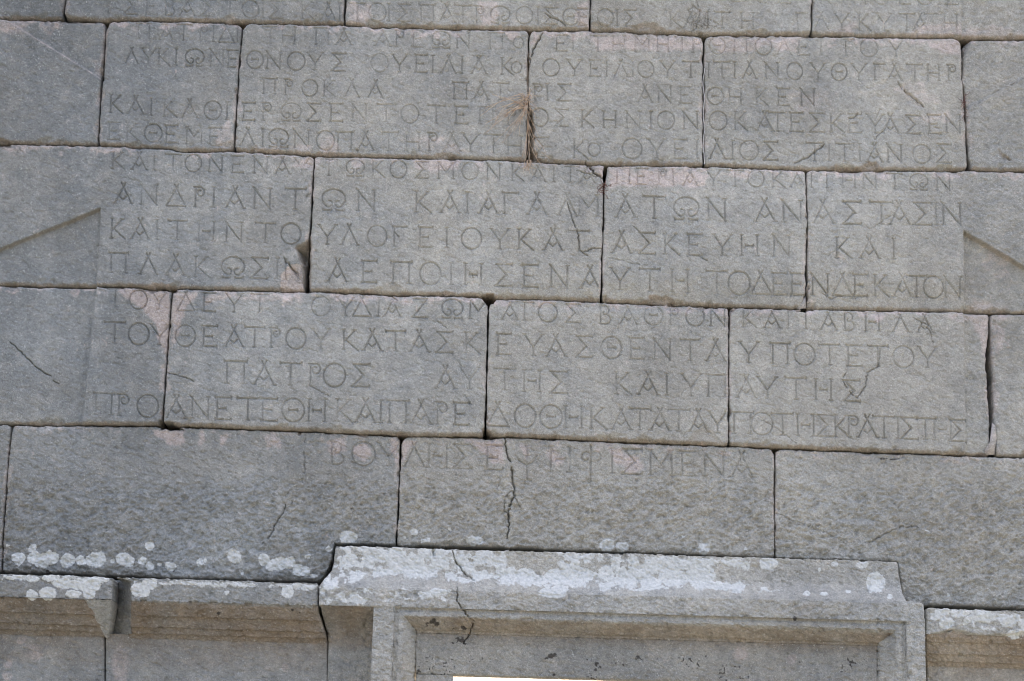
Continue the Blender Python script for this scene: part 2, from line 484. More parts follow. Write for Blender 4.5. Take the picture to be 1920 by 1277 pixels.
def spiral(cx, cy, r0, r1, a0, a1, n=14):
    o = []
    for t in range(n + 1):
        r = r0 + (r1 - r0) * t / n
        a = math.radians(a0 + (a1 - a0) * t / n)
        o.append((cx + r * math.cos(a), cy + r * math.sin(a)))
    return o


CIRC = arc(0, 0.5, 0.5, 0.53, 90, 450, 26)
GLYPH = {  # (polyline, serif at start, serif at end)
 'Α': [([(-.46, 0), (.1, 1.08)], 1, 0), ([(-.13, 1.08), (.46, 0)], 0, 1), ([(-.26, .40), (-.02, .20), (.23, .44)], 0, 0)],
 'Β': [([(-.28, 0), (-.28, 1)], 1, 1), (arc(-.06, .74, .24, .25, 120, -80), 0, 0), ([(-.06, .49), (-.16, .56), (-.1, .66)], 0, 0), (arc(-.04, .25, .33, .26, 88, -110), 0, 0), ([(-.28, 0), (-.1, 0)], 0, 0)],
 'Γ': [([(-.3, 0), (-.3, 1)], 1, 0), ([(-.4, 1), (.42, 1)], 1, 1)],
 'Δ': [([(-.5, 0), (.08, 1.1)], 0, 0), ([(-.12, 1.1), (.5, -.03)], 0, 0), ([(-.5, 0), (.48, 0)], 0, 0)],
 'Ε': [([(-.32, 0), (-.32, 1)], 0, 0), ([(-.42, 1), (.42, 1)], 1, 1), ([(-.4, 0), (.42, 0)], 1, 1), ([(-.22, .5), (.16, .5)], 0, 1)],
 'Ζ': [([(-.4, 1), (.42, 1)], 1, 0), ([(.4, 1), (-.42, 0)], 0, 0), ([(-.42, 0), (.42, 0)], 0, 1)],
 'Η': [([(-.4, 0), (-.4, 1)], 1, 1), ([(.4, 0), (.4, 1)], 1, 1), ([(-.2, .5), (.2, .5)], 1, 1)],
 'H': [([(-.38, 0), (-.38, 1)], 1, 1), ([(.38, 0), (.38, 1)], 1, 1), ([(-.38, .48), (.38, .48)], 0, 0)],
 'Θ': [(CIRC, 0, 0), ([(-.2, .5), (.2, .5)], 1, 1)],
 'Ι': [([(0, 0), (0, 1)], 1, 1)],
 'Κ': [([(-.3, 0), (-.3, 1)], 1, 1), ([(-.28, .42), (.26, .98)], 0, 1), ([(-.2, .5), (.45, -.02)], 0, 0)],
 'Λ': [([(-.46, 0), (.08, 1.08)], 1, 0), ([(-.12, 1.08), (.46, 0)], 0, 1)],
 'Μ': [([(-.44, 0), (-.42, 1)], 1, 1), ([(-.42, 1), (0, .42), (.42, 1)], 0, 0), ([(.44, 0), (.42, 1)], 1, 1)],
 'Ν': [([(-.4, 0), (-.4, 1)], 1, 0), ([(-.5, 1.06), (.42, 0)], 0, 0), ([(.4, 0), (.4, 1)], 0, 1)],
 'Ο': [(CIRC, 0, 0)],
 'ο': [(arc(0, .45, .34, .34, 0, 360, 20), 0, 0)],
 'Π': [([(-.37, 0), (-.37, 1)], 1, 0), ([(.37, 0), (.37, 1)], 1, 0), ([(-.5, 1), (.5, 1)], 1, 1)],
 'Ρ': [([(-.2, 0), (-.2, 1)], 1, 0), ([(-.3, 1), (0.02, 1)], 0, 0), (spiral(.04, .74, .27, .1, 92, -290, 22), 0, 0)],
 'Σ': [([(-.42, 1), (.42, 1)], 0, 1), ([(-.4, 1.02), (.14, .5)], 0, 0), ([(.1, .52), (-.44, 0)], 0, 0), ([(-.46, 0), (.42, 0)], 0, 1)],
 'Τ': [([(-.5, 1), (.5, 1)], 1, 1), ([(0, 0), (0, 1)], 1, 0)],
 'Υ': [([(-.46, 1), (0, .4)], 1, 0), ([(.46, 1), (0, .4)], 1, 0), ([(0, .42), (0, 0)], 0, 1)],
 'Φ': [([(0, 1.12), (0, -.38)], 0, 1), (spiral(-.2, .62, .24, .1, 40, 330, 18), 0, 0), (spiral(.25, .62, .26, .14, 140, -60, 14), 0, 0), ([(-.02, .78), (.02, .78)], 0, 0)],
 'Ψ': [([(0, 1.02), (0, -.42)], 1, 1), ([(-.5, .62), (-.3, .38), (0, .24), (.25, .36), (.42, .64)], 0, 0)],
 'Ω': [(arc(0, .56, .5, .46, -62, 242, 24), 0, 0), (spiral(.22, .36, .22, .1, -80, -270, 12), 0, 0), (spiral(-.22, .36, .22, .1, 260, 450, 12), 0, 0),
       ([(-.46, 0), (-.1, 0)], 1, 1), ([(.1, 0), (.46, 0)], 1, 1)],
}
WID = {'Ο': 1.0, 'Θ': 1.0, 'Τ': 1.0, 'Α': .96, 'Δ': 1.0, 'Π': 1.0, 'Ω': 1.12, 'Μ': 1.0, 'Ε': .88, 'Κ': .95, 'Ι': 1.0}


def build_strokes():
    """list of (line id, x0, y0, x1, y1, half width, depth)"""
    rr = random.Random(5)
    out = []
    run = 0
    for li, (txt, bl, hh) in enumerate(LINES):
        bx, by = zip(*bl)
        hx, hy = zip(*hh)
        run += 1
        lastx = None
        for tok in txt.split():
            ch, x = tok[0], float(tok[1:])
            if lastx is not None and x - lastx > 57:
                run += 1
            lastx = x
            y = float(np.interp(x, bx, by))
            h = float(np.interp(x, hx, hy))
            slope = 0.027 + 0.004 * (y - 400) / 400
            w = WID.get(ch, .93) * h * rr.uniform(.97, 1.03)
            lean = rr.uniform(-.02, .02) - 0.03 * (1100 - x) / 900
            dep = rr.uniform(.8, 1.1) * (0.72 if li < 3 else 0.86 if li < 8 else 1.0)
            hw0 = h * rr.uniform(.042, .050)

            def T(p):
                return x + p[0] * w - lean * p[1] * h, y - p[1] * h + p[0] * w * slope
            for pl, s0, s1 in GLYPH[ch]:
                for a, b in zip(pl[:-1], pl[1:]):
                    (xa, ya), (xb, yb) = T(a), T(b)
                    horiz = abs(a[1] - b[1]) < 0.1 * abs(a[0] - b[0]) + 1e-6
                    out.append((run, xa, ya, xb, yb, hw0 * (1.05 if horiz else 1.0), dep * (1.12 if horiz else 1.0)))
                for flag, e, q in ((s0, pl[0], pl[1]), (s1, pl[-1], pl[-2])):
                    if not flag:
                        continue
                    vx, vy = q[0] - e[0], q[1] - e[1]
                    if abs(vx) < 1.6 * abs(vy):
                        sa, sb = (e[0] - .085, e[1] + .015), (e[0] + .085, e[1] + .015)
                    else:
                        sa, sb = (e[0], e[1] - .07), (e[0], e[1] + .07)
                    (xa, ya), (xb, yb) = T(sa), T(sb)
                    out.append((run, xa, ya, xb, yb, hw0 * .85, dep * .85))
    return out


STROKES = build_strokes()

# ------------------------------------------------------------------ damage and stains (survey units)
CRACKS = [  # polyline, half width, depth (m)
 ([(946, 820), (950, 850), (960, 875), (960, 895), (965, 920), (958, 945), (953, 965), (955, 985), (950, 1010)], 2.6, .022),
 ([(960, 918), (947, 932), (946, 955), (953, 965)], 1.5, .012), ([(965, 925), (968, 938), (977, 952)], 1.2, .01), ([(940, 897), (932, 915)], 1.2, .006),
 ([(573, 815), (570, 850), (572, 880), (566, 905)], 1.1, .008), ([(549, 937), (546, 944), (535, 946), (530, 962), (520, 975), (513, 988), (508, 1003), (492, 1018)], 1.7, .014),
 ([(1622, 1017), (1640, 1012), (1662, 1000), (1690, 986), (1722, 989)], 1.7, .012), ([(1455, 962), (1500, 980), (1540, 995), (1575, 1012), (1600, 1030)], 1.4, .007),
 ([(1460, 972), (1490, 983), (1520, 985), (1560, 1003), (1590, 1016), (1622, 1017)], 1.1, .006),
 ([(848, 1030), (853, 1050), (866, 1068), (878, 1080), (890, 1088)], 2.0, .02), ([(858, 1100), (857, 1128), (868, 1143), (882, 1160), (888, 1166), (880, 1190), (868, 1206)], 1.8, .02),
 ([(18, 640), (45, 665), (70, 690), (90, 702), (110, 720)], 1.8, .014), ([(315, 700), (345, 708), (365, 717)], 1.3, .01),
 ([(577, 722), (600, 735), (618, 745)], 1.3, .007), ([(1063, 380), (1068, 400), (1077, 425), (1083, 440), (1086, 470), (1095, 480), (1103, 483)], 1.6, .012),
 ([(1092, 477), (1110, 470), (1127, 468)], 1.8, .012), ([(1712, 598), (1735, 610), (1745, 630), (1749, 645)], 1.4, .01),
 ([(1650, 655), (1645, 690), (1625, 700), (1622, 725), (1606, 748), (1592, 735), (1578, 712), (1585, 700)], 1.6, .01),
 ([(1420, 785), (1445, 798), (1470, 815), (1492, 833)], 1.1, .006), ([(1018, 62), (1007, 82), (996, 106), (993, 125)], 1.8, .02),
 ([(1098, 303), (1108, 318), (1120, 330), (1134, 338)], 2.4, .03), ([(1078, 320), (1100, 326), (1118, 333)], 1.5, .01),
 ([(1280, 3), (1290, 20), (1300, 12), (1312, 22), (1320, 34), (1345, 45), (1362, 53)], 1.1, .006), ([(1305, 0), (1310, 14), (1312, 40), (1300, 58)], 1.3, .008), ([(1295, 62), (1303, 42), (1312, 30)], 1.0, .006),
 ([(584, 362), (574, 372), (570, 378)], 1.1, .008), ([(1683, 154), (1690, 168), (1703, 176), (1716, 187), (1731, 202)], 2.4, .012),
 ([(1490, 307), (1515, 296), (1535, 280), (1546, 271)], 2.2, .012), ([(1640, 262), (1648, 252), (1655, 247)], 1.3, .008),
 ([(730, 555), (738, 559), (746, 565)], 1.7, .012), ([(1022, 26), (1040, 36), (1062, 49)], 2.2, .012), ([(875, 508), (885, 516), (892, 528)], 1.2, .006),
 ([(535, 490), (548, 505), (560, 517)], 2.4, .014), ([(1140, 487), (1165, 490), (1190, 498), (1212, 500)], 1.2, .006), ([(1187, 428), (1199, 437)], 1.3, .008),
 ([(625, 800), (624, 815)], 1.1, .006), ([(1150, 610), (1162, 625), (1195, 622)], .8, .003), ([(740, 606), (748, 614), (757, 618)], 1.0, .004), ([(815, 598), (830, 612), (842, 622)], 1.2, .006),
 ([(856, 676), (866, 688)], 1.2, .006), ([(870, 742), (880, 755), (885, 760)], 1.0, .005), ([(1540, 552), (1556, 562), (1568, 556), (1590, 560), (1620, 558)], 1.5, .007),
 ([(1300, 482), (1312, 485), (1325, 492)], 1.6, .008), ([(1540, 480), (1552, 482), (1565, 470), (1580, 460)], 1.1, .005), ([(1620, 425), (1628, 432), (1640, 428), (1655, 415), (1672, 405)], 1.2, .006),
 ([(65, 482), (78, 484)], 1.2, .006), ([(1608, 212), (1603, 220), (1590, 222)], 1.8, .01), ([(1635, 225), (1643, 222), (1650, 205)], 1.1, .006), ([(740, 437), (748, 447)], 1.6, .008),
 ([(1750, 240), (1765, 243)], 1.3, .006), ([(1885, 295), (1893, 302)], 2.2, .01), ([(1815, 205), (1870, 172), (1925, 143)], 2.4, .008), ([(1700, 1075), (1715, 1085), (1735, 1090)], 1.4, .006),
 ([(1890, 957), (1910, 950), (1925, 952)], 1.4, .006),
]
SPALLS = [  # polygon, depth (m), slope width (units), ochre, pale
 ([(1176, 66), (1188, 48), (1205, 43), (1228, 42), (1245, 54), (1252, 68)], .012, 10, .5, .1),
 ([(579, 446), (573, 456), (556, 461), (552, 468), (558, 480), (566, 500), (566, 532), (573, 552), (584, 552), (586, 446)], .10, 14, .35, .25),
 ([(526, 552), (528, 520), (545, 497), (566, 500), (572, 552)], .012, 14, .15, .7),
 ([(902, 556), (912, 551), (926, 553), (931, 563), (928, 570), (912, 574), (904, 566)], .16, 7, .9, .1),
 ([(300, 789), (315, 791), (328, 796), (345, 806), (300, 806)], .26, 8, .5, .0),
 ([(688, 560), (700, 543), (722, 536), (745, 533), (766, 547), (772, 562)], .009, 12, .1, .0),
 ([(1214, 562), (1218, 557), (1240, 555), (1262, 560), (1266, 574), (1214, 574)], .02, 7, .5, .3),
 ([(990, 200), (1000, 210), (1003, 245), (1002, 280), (1010, 296), (1022, 304), (988, 304)], .075, 10, .75, .0),
 ([(1804, 70), (1836, 70), (1822, 80), (1814, 96), (1804, 98)], .06, 16, .1, .1), ([(1306, 60), (1320, 60), (1320, 80), (1312, 72)], .05, 8, .3, .2),
 ([(1366, 576), (1388, 577), (1376, 586), (1368, 596)], .05, 10, .3, .2), ([(1555, 324), (1566, 309), (1580, 314), (1600, 316), (1612, 314), (1628, 302), (1644, 306), (1656, 318), (1660, 324)], .016, 8, .5, .35),
 ([(860, 300), (815, 300), (812, 296), (830, 286), (845, 290), (858, 296)], .012, 6, .5, .3), ([(808, 1030), (819, 1029), (816, 1044), (812, 1044)], .03, 6, .0, .0),
 ([(250, 548), (270, 540), (290, 532), (310, 533), (330, 541), (338, 550)], .016, 10, .5, .35), ([(110, 40), (118, 26), (124, 22), (132, 30), (176, 36), (190, 44), (110, 44)], .02, 8, .4, .1),
 ([(418, 52), (420, 32), (432, 27), (448, 40), (452, 52)], .01, 7, .2, .1), ([(1106, 66), (1108, 44), (1122, 42), (1145, 52), (1160, 66)], .012, 10, .3, .1),
 ([(1500, 572), (1505, 556), (1511, 548), (1514, 548), (1514, 586), (1498, 586)], .12, 9, .3, .1), ([(1126, 554), (1136, 556), (1150, 570), (1124, 572)], .03, 9, .2, .2),
 ([(905, 823), (902, 806), (908, 800), (914, 806), (922, 815), (930, 824)], .09, 9, .6, .2), ([(738, 812), (768, 812), (757, 828), (754, 840), (750, 828)], .05, 9, .2, .5),
 ([(1690, 160), (1706, 176), (1734, 204), (1722, 206), (1700, 190)], .006, 6, .0, .3), ([(1345, 215), (1390, 225), (1440, 262), (1400, 252)], .002, 10, .0, .0),
 ([(455, 40), (470, 44), (462, 52), (455, 58)], .03, 9, .0, .4), ([(195, 40), (212, 40), (206, 48), (200, 56)], .03, 9, .0, .3), ([(-10, 268), (-10, 254), (8, 258), (22, 270), (24, 280), (-10, 280)], .02, 8, .6, .2),
 ([(1868, 280), (1885, 288), (1900, 304), (1880, 300)], .01, 7, .5, .2), ([(1500, 60), (1530, 58), (1545, 72), (1500, 74)], .02, 8, .3, .2), ([(1320, 795), (1330, 805), (1355, 832), (1310, 836), (1285, 832), (1300, 812)], .004, 10, .15, .0),
 ([(1560, 470), (1575, 478), (1590, 500), (1570, 505)], .003, 6, .0, .2), ([(560, 310), (575, 300), (590, 300), (588, 322), (575, 318)], .004, 7, .0, .5),
 ([(1590, 990), (1620, 995), (1660, 1005), (1690, 992), (1720, 994), (1700, 1020), (1640, 1030)], .004, 16, .0, .0),
]
_r = random.Random(31)
for _k in (0, 1, 2, 3):                       # small breaks along the bed joints
    for _n in range(15):
        _x = _r.uniform(20, 1900)
        _w, _d, _s = _r.uniform(5, 16), _r.uniform(3, 9), _r.choice((-1, -1, 1))
        _y = float(bed(_k, _x))
        SPALLS.append(([(_x - _w, _y - 1 * _s), (_x - _w * .5, _y + _s * _d * _r.uniform(.5, 1)), (_x + _w * _r.uniform(-.2, .3), _y + _s * _d), (_x + _w * .7, _y + _s * _d * _r.uniform(.3, .8)), (_x + _w, _y - 1 * _s)],
                       _r.uniform(.008, .02), 5, _r.uniform(.1, .5), _r.uniform(.2, .7)))
for _key, _a in JOINT.items():                # and along the upright joints
    for _n in range(3):
        _y = _r.uniform(_a[0][1] + 15, _a[-1][1] - 15)
        _x = float(joint(_key, _y, 0))
        _w, _d, _s = _r.uniform(4, 12), _r.uniform(3, 7), _r.choice((-1, 1))
        SPALLS.append(([(_x, _y - _w), (_x + _s * _d * .7, _y - _w * .4), (_x + _s * _d, _y + _w * .3), (_x, _y + _w), (_x - _s, _y)], _r.uniform(.01, .025), 4, .2, _r.uniform(.2, .6)))

PATINA = [  # polygon of pale pinkish bare stone, strength
 ([(-20, 40), (50, 38), (60, 46), (30, 62), (-20, 60)], .7), ([(80, 58), (95, 54), (100, 64), (88, 70)], .5), ([(108, 280), (122, 280), (120, 302), (110, 300)], .5),
 ([(652, 6), (690, 2), (700, 30), (690, 50), (655, 46)], .55), ([(895, 2), (938, 4), (930, 50), (905, 50)], .6), ([(1078, 10), (1104, 0), (1104, 56), (1082, 56)], .6),
 ([(1095, 66), (1200, 66), (1318, 74), (1318, 100), (1285, 98), (1240, 100), (1190, 94), (1150, 100), (1120, 88)], .7), ([(1000, 60), (1016, 62), (1010, 80), (996, 88)], .8),
 ([(1324, 70), (1400, 72), (1440, 78), (1500, 74), (1490, 98), (1455, 102), (1440, 92), (1400, 102), (1340, 100)], .6),
 ([(1728, 74), (1803, 76), (1804, 106), (1785, 109), (1752, 98)], .85), ([(1560, 60), (1605, 35), (1600, 66)], .6), ([(1720, 50), (1800, 40), (1800, 70), (1700, 68)], .6), ([(1800, 60), (1860, 44), (1930, 60), (1930, 74), (1800, 72)], .5),
 ([(765, 300), (860, 302), (858, 322), (815, 326), (780, 318)], .75), ([(1138, 316), (1200, 318), (1305, 320), (1330, 326), (1318, 356), (1270, 350), (1240, 352), (1180, 350), (1145, 358)], .85), ([(1355, 322), (1420, 322), (1405, 340), (1370, 334)], .6),
 ([(1100, 306), (1134, 314), (1133, 338), (1112, 324)], .8), ([(222, 542), (323, 545), (319, 610), (314, 665), (300, 650), (290, 600), (270, 578), (238, 560)], 1.0), ([(325, 548), (372, 552), (352, 575), (345, 610), (330, 640), (318, 668), (318, 640)], .75),
 ([(372, 552), (450, 552), (560, 556), (520, 566), (440, 562), (390, 570)], .55), ([(288, 806), (345, 806), (344, 832), (328, 838), (305, 826)], 1.0), ([(370, 812), (382, 808), (388, 826), (374, 830)], .8), ([(405, 812), (430, 812), (425, 830), (410, 830)], .7),
 ([(490, 818), (508, 812), (530, 818), (528, 840), (500, 838)], .7), ([(612, 824), (640, 822), (650, 845), (630, 858), (612, 845)], .7), ([(664, 836), (690, 832), (698, 850), (682, 866), (668, 856)], .85), ([(735, 826), (751, 824), (748, 880), (732, 850)], .85), ([(754, 826), (776, 824), (765, 850), (753, 872)], .85),
 ([(860, 826), (942, 824), (946, 850), (942, 872), (925, 868), (912, 850), (896, 840)], 1.0), ([(972, 832), (990, 832), (986, 862), (974, 850)], .8), ([(1026, 832), (1040, 838), (1060, 865), (1045, 876), (1028, 866)], .7), ([(1135, 836), (1160, 840), (1195, 856), (1210, 876), (1180, 886), (1160, 868)], .85), ([(1350, 845), (1368, 848), (1362, 856), (1345, 852)], .8),
 ([(1812, 590), (1855, 592), (1853, 700), (1846, 690), (1838, 640)], .75), ([(1868, 600), (1885, 620), (1872, 680), (1866, 660)], .6), ([(1830, 560), (1870, 566), (1900, 582), (1810, 584)], .5), ([(1850, 460), (1890, 480), (1900, 540), (1840, 500)], .35),
 ([(120, 560), (126, 575), (122, 590)], .3), ([(1262, 330), (1262, 328), (1270, 340)], .1), ([(195, 55), (208, 50), (204, 80), (192, 150), (186, 140), (192, 90)], .6), ([(170, 110), (192, 120), (190, 150), (178, 140)], .4),
 ([(1700, 218), (1780, 205), (1790, 230), (1740, 238)], .35), ([(1660, 160), (1720, 150), (1770, 190), (1720, 200)], .35), ([(1470, 175), (1580, 170), (1560, 215), (1500, 215)], .3), ([(430, 215), (440, 270), (415, 284), (400, 270)], .45), ([(470, 270), (585, 276), (588, 292), (560, 290), (480, 284)], .45), ([(600, 262), (625, 255), (640, 285), (600, 292)], .55), ([(750, 255), (850, 262), (880, 290), (800, 296)], .35),
]
LICHEN_DISC = [  # x, y, rx, ry
 (34, 1047, 12, 12), (60, 1027, 7, 8), (64, 1046, 14, 12), (80, 1052, 14, 14), (96, 1046, 14, 13), (126, 1051, 14, 13), (151, 1052, 9, 9), (168, 1051, 9, 9), (183, 1049, 17, 15), (211, 1051, 4, 4), (232, 1049, 13, 12), (243, 1053, 9, 9), (267, 1051, 7, 8), (282, 1024, 8, 8),
 (280, 1062, 8, 8), (298, 1059, 4, 3), (319, 1062, 10, 7), (374, 1055, 7, 7), (385, 1050, 4, 3), (439, 1044, 13, 13), (453, 1075, 3, 3), (495, 1050, 10, 12), (508, 1059, 12, 10), (525, 1057, 13, 12), (542, 1056, 12, 11), (559, 1069, 12, 11), (572, 1071, 10, 9), (577, 1043, 5, 4), (616, 1029, 6, 5), (588, 1079, 7, 4), (15, 1023, 4, 3),
 (653, 1007, 17, 11), (775, 998, 7, 7), (760, 1008, 3, 3), (793, 1014, 5, 4), (803, 1014, 5, 4), (891, 1014, 16, 9), (1138, 1022, 14, 11), (1168, 1025, 13, 9), (1320, 1028, 11, 11), (843, 990, 4, 4), (1282, 1005, 3, 2), (1398, 1030, 4, 3),
 (62, 1086, 12, 5), (96, 1084, 16, 7), (118, 1095, 18, 9), (145, 1096, 16, 9), (168, 1096, 20, 16), (188, 1082, 16, 7), (89, 1113, 16, 12), (59, 1115, 10, 9), (138, 1115, 14, 8), (168, 1113, 12, 10), (30, 1082, 20, 4),
 (263, 1106, 18, 14), (279, 1096, 15, 10), (539, 1110, 12, 12), (424, 1110, 5, 4), (575, 1103, 12, 5), (330, 1094, 30, 3), (560, 1098, 40, 3),
 (1314, 1079, 27, 24), (1441, 1056, 18, 12), (1642, 1091, 18, 18), (1617, 1059, 11, 7), (1566, 1057, 6, 4), (1590, 1109, 4, 3), (1667, 1118, 5, 4), (1536, 1066, 3, 3), (1545, 1112, 6, 3), (1512, 1112, 7, 3), (1035, 1112, 26, 10), (1050, 1105, 16, 7),
 (1775, 1168, 14, 11), (1765, 1148, 12, 5), (1800, 1150, 18, 7), (1850, 1158, 22, 9), (1890, 1165, 16, 12), (1905, 1190, 16, 10), (1830, 1146, 24, 4),
 (1780, 1116, 2.5, 2.5), (1818, 1012, 3, 2), (1740, 995, 6, 2), (830, 1124, 6, 4), (955, 1078, 18, 14), (985, 1082, 22, 16), (1010, 1088, 20, 10), (1045, 1082, 24, 16), (1075, 1072, 20, 16), (1095, 1080, 18, 14), (1240, 1060, 30, 16), (1265, 1085, 24, 16),
]
LICHEN_POLY = [  # polygon, strength
 ([(632, 1022), (760, 1024), (940, 1030), (950, 1050), (940, 1072), (930, 1086), (880, 1092), (840, 1084), (760, 1080), (690, 1078), (640, 1100), (605, 1118), (598, 1112), (606, 1090), (622, 1072), (628, 1050)], 1.0),
 ([(1045, 1034), (1120, 1040), (1106, 1056), (1080, 1066), (1050, 1058)], 1.0), ([(1120, 1040), (1290, 1046), (1300, 1062), (1275, 1076), (1240, 1098), (1190, 1098), (1150, 1092), (1110, 1082), (1115, 1066), (1125, 1056)], 1.0),
 ([(1290, 1044), (1410, 1052), (1400, 1066), (1330, 1058), (1290, 1056)], 1.0), ([(1280, 1098), (1330, 1092), (1400, 1094), (1440, 1106), (1460, 1110), (1400, 1110), (1330, 1106)], .9), ([(930, 1088), (1060, 1086), (1200, 1096), (1280, 1104), (1200, 1108), (1060, 1100), (930, 1096)], .75),
 ([(1736, 1140), (1800, 1142), (1925, 1158), (1925, 1200), (1900, 1196), (1860, 1180), (1800, 1172), (1750, 1160)], .55), ([(2, 1078), (200, 1083), (205, 1100), (150, 1092), (60, 1088), (0, 1086)], .62), ([(600, 1120), (700, 1100), (840, 1104), (830, 1120), (700, 1128), (610, 1132)], .42),
 ([(216, 1086), (300, 1088), (560, 1094), (592, 1098), (560, 1102), (300, 1096)], .5),
]
FAINT = [(64, 1224, 18, 18), (225, 1250, 18, 40), (14, 1268, 10, 9), (1388, 1227, 16, 14), (1485, 1236, 12, 10), (40, 1200, 10, 8), (15, 1245, 10, 10), (535, 1250, 8, 8), (1013, 1213, 4, 3), (1150, 1060, 1, 1)]
DARKS = [(800, 1170, 7, 5), (812, 1166, 6, 7), (818, 1172, 5, 5), (870, 1179, 6, 4), (848, 1181, 3, 2), (862, 1200, 10, 6), (852, 1206, 6, 3), (872, 1208, 6, 4), (1120, 1253, 8, 9), (1117, 1245, 5, 5), (1032, 1231, 6, 5), (1040, 1228, 5, 3), (1026, 1236, 4, 3), (1194, 1235, 5, 5), (1039, 1266, 5, 4), (1490, 1160, 4, 6), (90, 1072, 7, 4), (324, 1070, 3, 3), (410, 1150, 5, 3), (548, 1144, 3, 2), (1500, 1240, 3, 3), (1595, 1250, 3, 3), (1322, 1228, 3, 3), (560, 1150, 3, 2), (1670, 860, 24, 2)]


DISC_ID = list(range(200, 200 + len(LICHEN_DISC)))
for _i in range(len(LICHEN_DISC)):          # discs that touch are one patch
    for _j in range(_i):
        a, b = LICHEN_DISC[_i], LICHEN_DISC[_j]
        if math.hypot((a[0] - b[0]) / (a[2] + b[2] + 2), (a[1] - b[1]) / (a[3] + b[3] + 2)) < 1 and DISC_ID[_i] != DISC_ID[_j]:
            o_, n_ = DISC_ID[_i], DISC_ID[_j]
            DISC_ID = [n_ if q == o_ else q for q in DISC_ID]


def poly_sd(px, py, poly):
    """signed distance, positive inside"""
    p = np.array(poly, np.float32)
    q = np.roll(p, -1, 0)
    dmin = np.full(px.shape, 1e9, np.float32)
    ins = np.zeros(px.shape, bool)
    for (x0, y0), (x1, y1) in zip(p, q):
        vx, vy = x1 - x0, y1 - y0
        t = np.clip(((px - x0) * vx + (py - y0) * vy) / (vx * vx + vy * vy + 1e-9), 0, 1)
        dmin = np.minimum(dmin, np.hypot(px - x0 - t * vx, py - y0 - t * vy))
        c = ((y0 > py) != (y1 > py)) & (px < (x1 - x0) * (py - y0) / (y1 - y0 + 1e-9) + x0)
        ins ^= c
    return np.where(ins, dmin, -dmin)


